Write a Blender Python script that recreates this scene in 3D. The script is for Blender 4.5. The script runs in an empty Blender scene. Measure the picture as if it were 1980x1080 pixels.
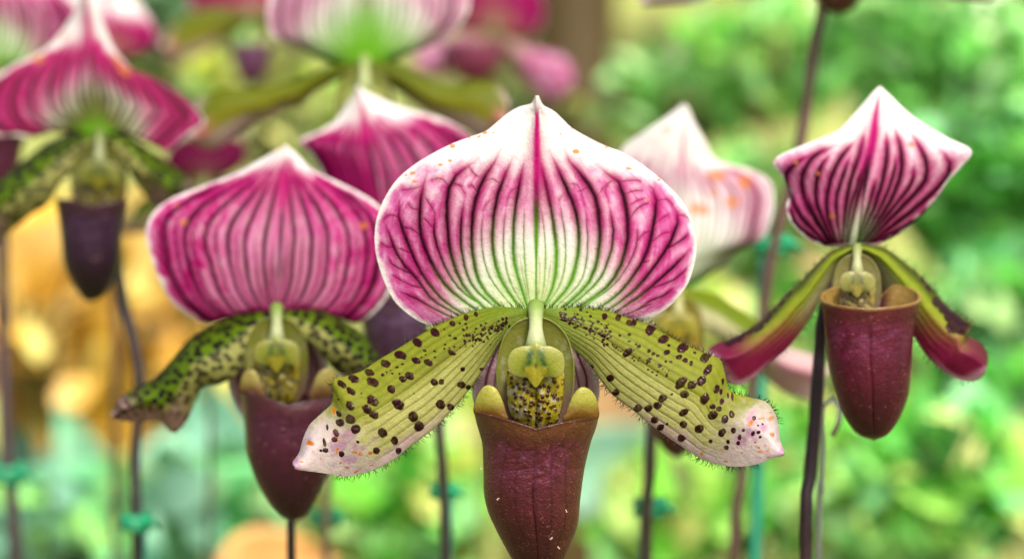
import bpy, math, random
import numpy as np
from mathutils import Vector

random.seed(7)
RNG = np.random.default_rng(11)
SC = bpy.context.scene
COL = SC.collection

# ------------------------------------------------------------------ camera
CAMZ = 0.34          # lens height above the bed
D0 = 0.50            # working distance of the sharp flower
PX = 1e-4            # one photo pixel at D0, in metres
cam_d = bpy.data.cameras.new('camera')
cam = bpy.data.objects.new('camera', cam_d)
COL.objects.link(cam)
cam.location = (0, 0, CAMZ)
cam.rotation_euler = (math.radians(90), 0, 0)
cam_d.sensor_width = 36
cam_d.lens = 36 * D0 / (1980 * PX)
cam_d.clip_start = 0.02
cam_d.clip_end = 200
cam_d.dof.use_dof = True
cam_d.dof.focus_distance = 0.496
cam_d.dof.aperture_fstop = 9.4
SC.camera = cam

# ------------------------------------------------------------------ light
SUN_EL, SUN_AZ = math.radians(52), math.radians(20)      # azimuth from "behind the camera" towards the right
world = bpy.data.worlds.new('World')
SC.world = world
world.use_nodes = True
wn = world.node_tree
bg = wn.nodes['Background']
sky = wn.nodes.new('ShaderNodeTexSky')
sky.sky_type = 'NISHITA'
sky.sun_disc = False
sky.sun_elevation = SUN_EL
sky.sun_rotation = math.pi - SUN_AZ
sky.dust_density = 6.0
sky.air_density = 1.0
sky.ozone_density = 0.6
wn.links.new(sky.outputs[0], bg.inputs[0])
bg.inputs[1].default_value = 0.13
sd = bpy.data.lights.new('sun', 'SUN')
sd.energy = 2.0
sd.angle = math.radians(10)
sd.color = (1.0, 0.93, 0.84)
sun = bpy.data.objects.new('sun', sd)
COL.objects.link(sun)
sdir = Vector((math.sin(SUN_AZ) * math.cos(SUN_EL), -math.cos(SUN_AZ) * math.cos(SUN_EL), math.sin(SUN_EL)))
sun.rotation_euler = sdir.to_track_quat('Z', 'Y').to_euler()
sun.location = (0.5, -0.5, 2)
SC.view_settings.view_transform = 'Standard'
SC.view_settings.look = 'None'
SC.view_settings.gamma = 1
SC.view_settings.use_curve_mapping = False
SC.view_settings.exposure = 1.04
SC.render.engine = 'CYCLES'
SC.cycles.use_denoising = True
SC.cycles.max_bounces = 8
SC.cycles.transparent_max_bounces = 8

# ------------------------------------------------------------------ numeric helpers
def lin(c):
    c = np.asarray(c, float) / 255.0
    return np.where(c <= 0.04045, c / 12.92, ((c + 0.055) / 1.055) ** 2.4)

def S(a, b, x):
    t = np.clip((x - a) / (b - a + 1e-12), 0, 1)
    return t * t * (3 - 2 * t)

def _h(i, j, s):
    n = (i.astype(np.int64) * 374761393 + j.astype(np.int64) * 668265263 + s * 982451653) & 0xffffffff
    n = ((n ^ (n >> 13)) * 1274126177) & 0xffffffff
    n = ((n ^ (n >> 16)) * 2246822519) & 0xffffffff
    return ((n ^ (n >> 15)) & 0xffffff) / float(0xffffff)

def vn(x, y, s=0):
    i, j = np.floor(x), np.floor(y)
    fx, fy = x - i, y - j
    fx, fy = fx * fx * (3 - 2 * fx), fy * fy * (3 - 2 * fy)
    a, b, c, d = _h(i, j, s), _h(i + 1, j, s), _h(i, j + 1, s), _h(i + 1, j + 1, s)
    return (a * (1 - fx) + b * fx) * (1 - fy) + (c * (1 - fx) + d * fx) * fy

def fbm(x, y, s=0, o=4):
    v, a, t = 0, 1, 0
    for k in range(o):
        v = v + a * vn(x * 2 ** k, y * 2 ** k, s + k * 17)
        t += a
        a *= 0.55
    return v / t

def voro(x, y, s=0):
    i, j = np.floor(x), np.floor(y)
    f1 = np.full(x.shape, 9.0); f2 = np.full(x.shape, 9.0)
    for di in (-1, 0, 1):
        for dj in (-1, 0, 1):
            a, b = i + di, j + dj
            dx, dy = a + _h(a, b, s) - x, b + _h(a, b, s + 5) - y
            r = np.sqrt(dx * dx + dy * dy)
            m = r < f1
            f2 = np.where(m, f1, np.minimum(f2, r))
            f1 = np.where(m, r, f1)
    return f1, f2

def mix(a, b, f):
    f = np.clip(f, 0, 1)[..., None]
    return a * (1 - f) + b * f

def spline(pts, n, closed=False, dense=24):
    """Catmull-Rom through pts, resampled to n points by arc length."""
    p = np.asarray(pts, float)
    if closed:
        q = np.vstack([p[-1], p, p[0], p[1]])
    else:
        q = np.vstack([2 * p[0] - p[1], p, 2 * p[-1] - p[-2]])
    out = []
    for k in range(1, len(q) - 2):
        t = np.linspace(0, 1, dense, endpoint=False)[:, None]
        a, b, c, d = q[k - 1], q[k], q[k + 1], q[k + 2]
        out.append(0.5 * (2 * b + (c - a) * t + (2 * a - 5 * b + 4 * c - d) * t ** 2 + (3 * b - a - 3 * c + d) * t ** 3))
    out.append(q[-2][None])
    o = np.vstack(out)
    L = np.concatenate([[0], np.cumsum(np.linalg.norm(np.diff(o, axis=0), axis=1))])
    L /= L[-1]
    s = np.linspace(0, 1, n)
    return np.stack([np.interp(s, L, o[:, k]) for k in range(o.shape[1])], 1)

def W(px, py, d, dy=0.0):
    """Photo pixel at distance d (+dy) from the lens -> world position array."""
    px, py = np.asarray(px, float), np.asarray(py, float)
    dd = d + dy + np.zeros_like(px)
    k = PX * dd / D0
    return np.stack([(px - 990) * k, dd, CAMZ + (540 - py) * k], -1)

# ------------------------------------------------------------------ object helpers
def thing(name, label, cat, loc, group=None):
    o = bpy.data.objects.new(name, None)
    COL.objects.link(o)
    o.location = loc
    o.empty_display_size = 0.01
    o['label'] = label
    o['category'] = cat
    if group:
        o['group'] = group
    return o

def root_loc(o):
    r = np.zeros(3)
    while o is not None:
        r = r + np.array(o.location)
        o = o.parent
    return r

def mesh(name, V, F, mat, parent=None, col=None, gloss=None, smooth=True, thick=0.0, F3=None):
    V = np.asarray(V, float).reshape(-1, 3)
    if parent is not None:
        V = V - root_loc(parent)
    F = np.asarray(F, np.int64).reshape(-1, 4)
    n4 = len(F)
    li = F.ravel()
    tot = np.full(n4, 4)
    if F3 is not None and len(F3):
        F3 = np.asarray(F3, np.int64).reshape(-1, 3)
        li = np.concatenate([li, F3.ravel()])
        tot = np.concatenate([tot, np.full(len(F3), 3)])
    st = np.concatenate([[0], np.cumsum(tot)[:-1]])
    me = bpy.data.meshes.new(name)
    me.vertices.add(len(V)); me.vertices.foreach_set('co', V.ravel())
    me.loops.add(len(li)); me.loops.foreach_set('vertex_index', li.astype(np.int32))
    me.polygons.add(len(tot)); me.polygons.foreach_set('loop_start', st.astype(np.int32))
    me.polygons.foreach_set('loop_total', tot.astype(np.int32))
    me.polygons.foreach_set('use_smooth', np.full(len(tot), smooth))
    me.update(calc_edges=True)
    if col is not None:
        a = me.color_attributes.new('pigment', 'FLOAT_COLOR', 'POINT')
        c = np.ones((len(V), 4)); c[:, :3] = np.asarray(col).reshape(-1, 3)
        a.data.foreach_set('color', c.ravel())
    if gloss is not None:
        a = me.attributes.new('gloss', 'FLOAT', 'POINT')
        a.data.foreach_set('value', np.asarray(gloss, float).ravel())
    me.materials.append(mat)
    o = bpy.data.objects.new(name, me)
    COL.objects.link(o)
    if parent is not None:
        o.parent = parent
    if thick:
        m = o.modifiers.new('thickness', 'SOLIDIFY')
        m.thickness = thick
        m.offset = 0
    return o

def gridF(nu, nv, wrap=False):
    a = np.arange(nu * nv).reshape(nu, nv)
    if wrap:
        a = np.vstack([a, a[:1]])
    return np.stack([a[:-1, :-1], a[1:, :-1], a[1:, 1:], a[:-1, 1:]], -1).reshape(-1, 4)

def tube(name, pts, rad, mat, parent=None, seg=12, n=None, closed=False, col=None):
    pts = np.asarray(pts, float)
    rad = np.broadcast_to(np.asarray(rad, float), (len(pts),))
    if n:
        q = spline(np.hstack([pts, rad[:, None]]), n)
        pts, rad = q[:, :3], q[:, 3]
    V, F, C = tube_arr(pts, rad, seg, closed, col)
    return mesh(name, V, F, mat, parent, col=C)

def tube_arr(pts, rad, seg=8, closed=False, col=None):
    n = len(pts)
    T = np.roll(pts, -1, 0) - np.roll(pts, 1, 0) if closed else np.gradient(pts, axis=0)
    T /= np.linalg.norm(T, axis=1)[:, None] + 1e-12
    ref = np.array([0.13, 1, 0.07]) if abs(T[:, 1]).mean() < 0.8 else np.array([1.0, 0, 0])
    A = np.cross(T, ref); A /= np.linalg.norm(A, axis=1)[:, None] + 1e-12
    B = np.cross(T, A)
    ph = np.linspace(0, 2 * np.pi, seg, endpoint=False)
    V = pts[:, None] + rad[:, None, None] * (np.cos(ph)[None, :, None] * A[:, None] + np.sin(ph)[None, :, None] * B[:, None])
    a = np.arange(n * seg).reshape(n, seg)
    if closed:
        a = np.vstack([a, a[:1]])
    a = np.hstack([a, a[:, :1]])
    F = np.stack([a[:-1, :-1], a[:-1, 1:], a[1:, 1:], a[1:, :-1]], -1).reshape(-1, 4)
    V = V.reshape(-1, 3)
    if not closed:
        V = np.vstack([V, pts[0], pts[-1]])
        c0, c1 = n * seg, n * seg + 1
        b0, b1 = a[0], a[-1]
        q0 = [[b0[(2 * k + 2) % seg], b0[2 * k + 1], b0[2 * k], c0] for k in range(seg // 2)]
        q1 = [[b1[2 * k], b1[2 * k + 1], b1[(2 * k + 2) % seg], c1] for k in range(seg // 2)]
        F = np.vstack([F, q0, q1])
    C = None
    if col is not None:
        C = np.tile(np.asarray(col, float), (len(V), 1))
    return V, F, C

# ------------------------------------------------------------------ materials
def nmat(name):
    m = bpy.data.materials.new(name)
    m.use_nodes = True
    nt = m.node_tree
    p = nt.nodes['Principled BSDF']
    return m, nt, p, nt.nodes['Material Output']

def tex(nt, kind, scale, coord, **kw):
    n = nt.nodes.new(kind)
    n.inputs['Scale'].default_value = scale
    for k, v in kw.items():
        n.inputs[k].default_value = v
    nt.links.new(coord, n.inputs['Vector'])
    return n

def pigment_mat(name, rough=0.5, trans=0.2, bump=0.15, bscale=4000, gloss=True, spec=0.4, var=0.12, sheen=0.0, coat=0.0, bdist=0.0002, cells=0, gain=1.0, gr=0.22):
    """Tissue material: the mesh's own pigment attribute, broken up by fine noise, with a grain of cells and some light passing through."""
    m, nt, p, out = nmat(name)
    L = nt.links.new
    at = nt.nodes.new('ShaderNodeAttribute'); at.attribute_name = 'pigment'
    tc = nt.nodes.new('ShaderNodeTexCoord')
    nz = tex(nt, 'ShaderNodeTexNoise', bscale * 0.35, tc.outputs['Object'], Detail=4.0)
    mr = nt.nodes.new('ShaderNodeMapRange')
    mr.inputs[1].default_value = 0.3; mr.inputs[2].default_value = 0.7
    mr.inputs[3].default_value = gain * (1 - var); mr.inputs[4].default_value = gain * (1 + var)
    L(nz.outputs[0], mr.inputs[0])
    mul = nt.nodes.new('ShaderNodeVectorMath'); mul.operation = 'SCALE'
    L(at.outputs['Color'], mul.inputs[0]); L(mr.outputs[0], mul.inputs['Scale'])
    L(mul.outputs[0], p.inputs['Base Color'])
    p.inputs['Specular IOR Level'].default_value = spec
    if gloss:
        ga = nt.nodes.new('ShaderNodeAttribute'); ga.attribute_name = 'gloss'
        m2 = nt.nodes.new('ShaderNodeMapRange')
        m2.inputs[3].default_value = rough; m2.inputs[4].default_value = gr
        L(ga.outputs['Fac'], m2.inputs[0]); L(m2.outputs[0], p.inputs['Roughness'])
    else:
        p.inputs['Roughness'].default_value = rough
    if sheen:
        p.inputs['Sheen Weight'].default_value = sheen
    if coat:
        p.inputs['Coat Weight'].default_value = coat
        p.inputs['Coat Roughness'].default_value = 0.25
    b = nt.nodes.new('ShaderNodeBump'); b.inputs['Strength'].default_value = bump
    b.inputs['Distance'].default_value = bdist
    n2 = tex(nt, 'ShaderNodeTexNoise', bscale, tc.outputs['Object'], Detail=3.0)
    if cells:
        vz = tex(nt, 'ShaderNodeTexVoronoi', cells, tc.outputs['Object'])
        ad = nt.nodes.new('ShaderNodeMath'); ad.operation = 'ADD'
        L(n2.outputs[0], ad.inputs[0]); L(vz.outputs['Distance'], ad.inputs[1]); L(ad.outputs[0], b.inputs['Height'])
    else:
        L(n2.outputs[0], b.inputs['Height'])
    L(b.outputs[0], p.inputs['Normal'])
    if trans:
        tr = nt.nodes.new('ShaderNodeBsdfTranslucent')
        L(mul.outputs[0], tr.inputs[0]); L(b.outputs[0], tr.inputs['Normal'])
        mx = nt.nodes.new('ShaderNodeMixShader'); mx.inputs[0].default_value = trans
        L(p.outputs[0], mx.inputs[1]); L(tr.outputs[0], mx.inputs[2]); L(mx.outputs[0], out.inputs[0])
    return m

M_SEPAL = pigment_mat('velvet_sepal_tissue', rough=0.7, trans=0.22, bump=0.35, bscale=3500, spec=0.05, var=0.07, cells=2600, gain=.69)
M_PETAL = pigment_mat('waxy_petal_tissue', rough=0.48, trans=0.18, bump=0.25, bscale=2500, spec=0.10, var=0.10, cells=1800, gain=.54, gr=.12)
M_POUCH = pigment_mat('glossy_pouch_tissue', rough=0.36, trans=0.03, bump=0.5, bscale=1500, spec=0.3, var=0.20, coat=0.22, cells=2200, gain=.36)
M_GREEN = pigment_mat('fleshy_green_tissue', rough=0.45, trans=0.15, bump=0.2, bscale=1800, spec=0.35, var=0.08, cells=1500, gain=.52)
M_LEAF = pigment_mat('leaf_blade', rough=0.42, trans=0.3, bump=0.3, bscale=120, gloss=False, spec=0.5, var=0.18, bdist=0.001)
M_STEM = pigment_mat('hairy_dark_stem', rough=0.5, trans=0.0, bump=0.5, bscale=1500, gloss=False, spec=0.4, var=0.3)
M_HAIR = pigment_mat('fine_hair', rough=0.4, trans=0.0, bump=0.0, gloss=False, var=0.0)

def plain_mat(name, col, rough=0.5, var=0.3, scale=40, bump=0.4, bd=0.01, metal=0.0, col2=None):
    m, nt, p, out = nmat(name)
    L = nt.links.new
    tc = nt.nodes.new('ShaderNodeTexCoord')
    nz = tex(nt, 'ShaderNodeTexNoise', scale, tc.outputs['Object'], Detail=6.0)
    cr = nt.nodes.new('ShaderNodeValToRGB')
    c = np.asarray(lin(col)); c2 = np.asarray(lin(col2)) if col2 is not None else c * (1 + var)
    cr.color_ramp.elements[0].position = 0.35; cr.color_ramp.elements[0].color = (*(c * (1 - var)), 1)
    cr.color_ramp.elements[1].position = 0.65; cr.color_ramp.elements[1].color = (*np.clip(c2, 0, 1), 1)
    L(nz.outputs[0], cr.inputs[0]); L(cr.outputs[0], p.inputs['Base Color'])
    p.inputs['Roughness'].default_value = rough; p.inputs['Metallic'].default_value = metal
    b = nt.nodes.new('ShaderNodeBump'); b.inputs['Strength'].default_value = bump; b.inputs['Distance'].default_value = bd
    L(nz.outputs[0], b.inputs['Height']); L(b.outputs[0], p.inputs['Normal'])
    return m

# ------------------------------------------------------------------ colours of the flowers (sRGB of the tissue)
WHT = lin((246, 243, 238)); PINKL = lin((224, 132, 192)); MAG = lin((180, 10, 108)); DARK = lin((40, 0, 16)); DMAG = lin((120, 0, 62))
GRN = lin((84, 146, 10)); DGRN = lin((58, 72, 8)); PALEG = lin((208, 226, 160)); ORG = lin((232, 140, 14))

def relspots(X, Y, spots):
    """spots: (x, y, a, b, angle) in photo pixels -> coverage mask and dome height of raised warts."""
    mask = np.zeros(X.shape); hgt = np.zeros(X.shape)
    for s in spots:
        x, y, a, b, an = s
        a *= .94; b *= .94
        m = (abs(X - x) < a * 2.2) & (abs(Y - y) < a * 2.2 + b)
        if not m.any():
            continue
        dx, dy = X[m] - x, Y[m] - y
        c, si = math.cos(math.radians(an)), math.sin(math.radians(an))
        u, v = (dx * c + dy * si) / a, (-dx * si + dy * c) / b
        wob = 0.16 * (vn(dx * 0.25 + x, dy * 0.25 + y, 3) - 0.5) * 2
        r = np.sqrt(u * u + v * v) + wob
        mask[m] = np.maximum(mask[m], 1 - S(0.86, 1.08, r))
        r = r + .05 * math.sin(x)
        hgt[m] = np.maximum(hgt[m], np.sqrt(np.clip(1 - (r * 0.95) ** 2, 0, 1)) * min(a, b))
    return mask, hgt

# ------------------------------------------------------------------ dorsal sepal
def polydist(X, Y, pts):
    d = np.full(X.shape, 1e9); tt = np.zeros(X.shape)
    q = spline(pts, 14)
    m = (X > q[:, 0].min() - 30) & (X < q[:, 0].max() + 30) & (Y > q[:, 1].min() - 30) & (Y < q[:, 1].max() + 30)
    if not m.any(): return d, tt
    x, y = X[m], Y[m]; dm = np.full(x.shape, 1e9); tm = np.zeros(x.shape)
    for k in range(13):
        a, b = q[k], q[k + 1]; ab = b - a
        f = np.clip(((x - a[0]) * ab[0] + (y - a[1]) * ab[1]) / (ab @ ab + 1e-9), 0, 1)
        r_ = np.hypot(x - a[0] - f * ab[0], y - a[1] - f * ab[1])
        w = r_ < dm; dm = np.where(w, r_, dm); tm = np.where(w, (k + f) / 13, tm)
    d[m] = dm; tt[m] = tm
    return d, tt

def sepal(parent, L, R, base, tip, d, dyf, nu=260, nt=220, name='dorsal_sepal', mexp=1.4, vein=1.0,
          mains=(.115, .26, .40, .57, .735, .87), seconds=(.055, .185, .33, .485, .655, .80, .94), pink=1.0, wash=0.0,
          green=1.0, white_top=0.80, flecks=(), seed=1, dark=1.0, dense=1.0, mid=1.0, dull=None, sc=1.0, relief=1.0, thick=0.0005, low=0.0, tg0=0.58, basecol=None, branches=(), traced=(), halo=.8):
    base, tip = np.array(base, float), np.array(tip, float)
    OL = spline([base] + list(L) + [tip], nt); OR = spline([base] + list(R) + [tip], nt)
    t = np.linspace(0, 1, nt)
    m = t ** mexp
    M = base + (tip - base) * m[:, None]
    u = np.linspace(-1, 1, nu)
    au = abs(u)[:, None, None]
    O = np.where((u < 0)[:, None, None], OL[None], OR[None])
    P = M[None] + au * (O - M[None])                       # nu, nt, 2
    U, T = np.meshgrid(u, t, indexing='ij')
    A = abs(U)
    X, Y = P[..., 0], P[..., 1]
    du = np.gradient(P, u, axis=0); dt = np.gradient(P, t, axis=1)
    det = abs(du[..., 0] * dt[..., 1] - du[..., 1] * dt[..., 0]) + 1e-3
    gu = np.sqrt((dt ** 2).sum(-1)) / det                  # |grad u| per photo pixel
    gu = np.maximum(gu, 1e-4)
    q = 1.0 / sc                                           # pattern scale
    n1 = fbm(X / 22 * q, Y / 22 * q, seed); n2 = fbm(X / 5 * q, Y / 5 * q, seed + 3, 3); n3 = fbm(X / 60 * q, Y / 60 * q, seed + 9)
    wu = (0.013 * (vn(T * 5, U * 4, seed + 40) - 0.5) + 0.012 * (vn(T * 14, U * 9, seed + 41) - .5)) * 2 * S(.05, .3, T)
    ps = (0.60 - 0.46 * A ** 1.2) - wash - low
    pe = white_top - 0.10 * A ** 2 + 0.12 * (n1 - 0.5)
    zone = S(ps - 0.14, ps + 0.10, T + 0.10 * (n3 - .5)) * (1 - S(pe - 0.16, pe + 0.02, T))
    marg = S(1 * sc, 13 * sc, (1 - A) / gu + 10 * (n1 - .5))
    zone = zone * marg
    if basecol is not None:
        zone = zone * (1 - .6 * (1 - S(0.30, 0.85, T + .6 * A)))
    # reticulate veinlets running out and up from the veins
    wx = U * 26 + 3.0 * T * np.sign(U) * 4 + 1.6 * (n1 - .5); wy = T * 13 - A * 9 + 1.6 * (n3 - .5)
    f1, f2 = voro(wx, wy * 0.9, seed)
    net = np.exp(-((f2 - f1) / 0.16) ** 2)
    f1b, f2b = voro(wx * 0.55 + 7, wy * 1.3, seed + 2)
    net2 = np.exp(-((f2b - f1b) / 0.13) ** 2)
    net = np.maximum(net, net2)
    body = mix(np.broadcast_to(WHT, P.shape[:2] + (3,)), PALEG, (1 - S(0.16, 0.60, T + .2 * A)) * green)
    if basecol is not None:
        body = mix(body, lin(basecol), (1 - S(0.30, 0.85, T + .6 * A + .15 * (n1 - .5))) * .95)
    n4 = fbm(U * 34 + 2 * (n3 - .5), T * 9, seed + 60, 3)
    blot = 0.35 + .8 * S(.2, .85, .5 * n1 + .5 * n4) + 0.25 * S(.45, .9, A)
    # oblique branches between the outer veins
    wa = (T - 0.95 * A + .05 * (n1 - .5)) * 30; wb = (A + T) * 4.5 + np.sign(U) * 9
    g1, g2 = voro(wa, wb, seed + 70)
    strk = np.exp(-((g2 - g1) / 0.20) ** 2) * S(.28, .62, A)
    C = mix(body, PINKL, zone * np.clip(blot, 0, 1) * pink)
    C = mix(C, MAG, zone * pink * ((.22 if traced else .46) * net * (0.2 + n1) + (.0 if traced else .75) * strk + 0.34 * S(.3, .85, A) * S(.4, .7, n4 * .6 + n1 * .4) + wash * 0.9))
    H = np.zeros(X.shape)
    # veins
    tg = tg0 - 0.34 * A + 0.05 * (n3 - .5)
    vc = mix(np.broadcast_to(GRN, C.shape), DGRN, S(tg - 0.14, tg + .02, T))
    vc = mix(vc, DARK, S(tg - 0.0, tg + 0.12, T) + .4 * (1 - green)); vc = mix(vc, MAG, S(pe - 0.22, pe - 0.05, T) * 0.9)
    def add_vein(uk, w0, tend, amp):
        nonlocal C, H
        if uk != 0:
            s = math.copysign(1, uk)
            dv = abs(U - uk - wu * (0.3 + abs(uk))) / gu
        else:
            dv = abs(U - wu * .15) / gu
        tap = S(0.0, 0.06, T) * 0.75 + 0.25 * S(0.1, 0.42, T)
        tap = tap * (1 - 0.8 * S(tend - 0.17, tend, T))
        w = np.maximum(w0 * tap * sc, 0.35)
        st = (1 - S(tend - 0.10, tend + 0.02, T + .08 * (n1 - .5))) * amp
        C = mix(C, MAG, np.exp(-(dv / (w * 2.6 + 1.5 * sc)) ** 2) * zone * halo * min(pink, 1.2) * amp)
        C = mix(C, DMAG, np.exp(-(dv / (w * 1.55)) ** 2) * zone * halo * .8 * amp)
        pr = np.exp(-(dv / w) ** 3)
        C = mix(C, vc, pr * st * dark)
        H = np.maximum(H, pr * st)
    nw = 1.0
    if traced:
        seconds = mains = ()
        vg = mix(np.broadcast_to(GRN, C.shape), DGRN, S(tg - 0.16, tg - .02, T + .05 * (n1 - .5)))
        vg = mix(vg, DARK, S(tg - 0.04, tg + 0.08, T))
        wx2, wy2 = (n1 - .5) * 5, (n3 - .5) * 6
        cov = np.zeros(X.shape); dk = np.zeros(X.shape); core = np.zeros(X.shape); top = np.zeros(X.shape)
        for tr in traced:
            dv, tt = polydist(X + wx2 * .5, Y + wy2 * .3, tr[1:])
            w = tr[0] * (1.42 if tr[0] > 2.55 else 1.15) * (.66 + .34 * S(0, .35, tt)) * (1 - .55 * S(.72, 1, tt))
            fade = 1 - S(.86, 1.0, tt) * .85
            big = min(1, tr[0] / 3.2)
            cov = np.maximum(cov, np.exp(-(dv / (w * 2.3 + 5.5)) ** 2) * fade * (.55 + .45 * big))
            dk = np.maximum(dk, np.exp(-(dv / (w * 1.5 + .8)) ** 2) * fade * big)
            pr = np.exp(-(dv / w) ** 2.6) * fade * (.70 + .30 * big)
            top = np.where(pr > core, S(.80, .97, tt) + (.85 if (tr[0] < 2.0 and len(tr) < 5) else 0), top)
            core = np.maximum(core, pr)
        zz = S(ps - .10, ps + .12, T) * marg
        C = mix(C, MAG, cov * zz * (.70 + .35 * n4))
        C = mix(C, DMAG, dk * zz * .65)
        C = mix(C, lin((96, 156, 30)), dk * (1 - S(ps - .10, ps + .12, T)) * .55)
        C = mix(C, mix(vg, MAG, top), core)
        H = core
    for k in seconds:
        for s in (-1, 1):
            add_vein(s * k * (1 + .03 * math.sin(k * 40 + s)), 3.7 * vein, 0.60 + .10 * k + .03 * math.sin(9 * k * s), 0.9)
    for k in mains:
        for s in (-1, 1):
            add_vein(s * k * (1 + .03 * math.sin(k * 77 + s)), 5.6 * vein, white_top + 0.0 - 0.09 * k * k + .03 * math.sin(31 * k * s), 1.0)
    # midrib
    dv = abs(U) / gu
    w = (1.35 if traced else 1) * (2.4 + 3.6 * S(.3, .6, T) - 4.2 * S(.78, 0.97, T)) * vein * sc
    mc = mix(vc, MAG, S(.66, .76, T)); pr = np.exp(-(dv / np.maximum(w, .5)) ** 3) * (1 - S(.93, .99, T)) * mid
    C = mix(C, MAG, np.exp(-(dv / (w * 2.6 + 1)) ** 2) * S(.4, .6, T) * (1 - S(.85, .96, T)) * .55 * pink * mid); C = mix(C, mc, pr)
    H = np.maximum(H, pr)
    for br in branches:
        dv, tt = polydist(X, Y, br[1:])
        w = br[0] * (1 - .65 * tt)
        C = mix(C, MAG, np.exp(-(dv / (w * 2.6)) ** 2) * .75 * (1 - .4 * tt))
        C = mix(C, mix(np.broadcast_to(DARK, C.shape), MAG, .15 + .75 * tt), np.exp(-(dv / w) ** 2) * .9 * (1 - .3 * tt))
        H = np.maximum(H, np.exp(-(dv / w) ** 2) * .6)
    C = C * (0.97 + 0.06 * n2[..., None])
    # rusty flecks
    if len(flecks):
        fm, _ = relspots(X, Y, flecks)
        C = mix(C, ORG if sc > .95 else ORG * .75, fm * (.9 if sc > .95 else .65))
    if dull is not None:
        C = mix(C, lin(dull[:3]), np.full(X.shape, dull[3]))
    dy = dyf(U, T, m[None] + 0 * U) + relief * (0.00016 * H + 0.00022 * (n1 - .5) + 0.00010 * (n2 - .5))
    V = W(X, Y, d, dy)
    g = 0.15 * H
    return mesh(name, V, gridF(nu, nt), M_SEPAL, parent, col=C, gloss=g, thick=thick)

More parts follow.
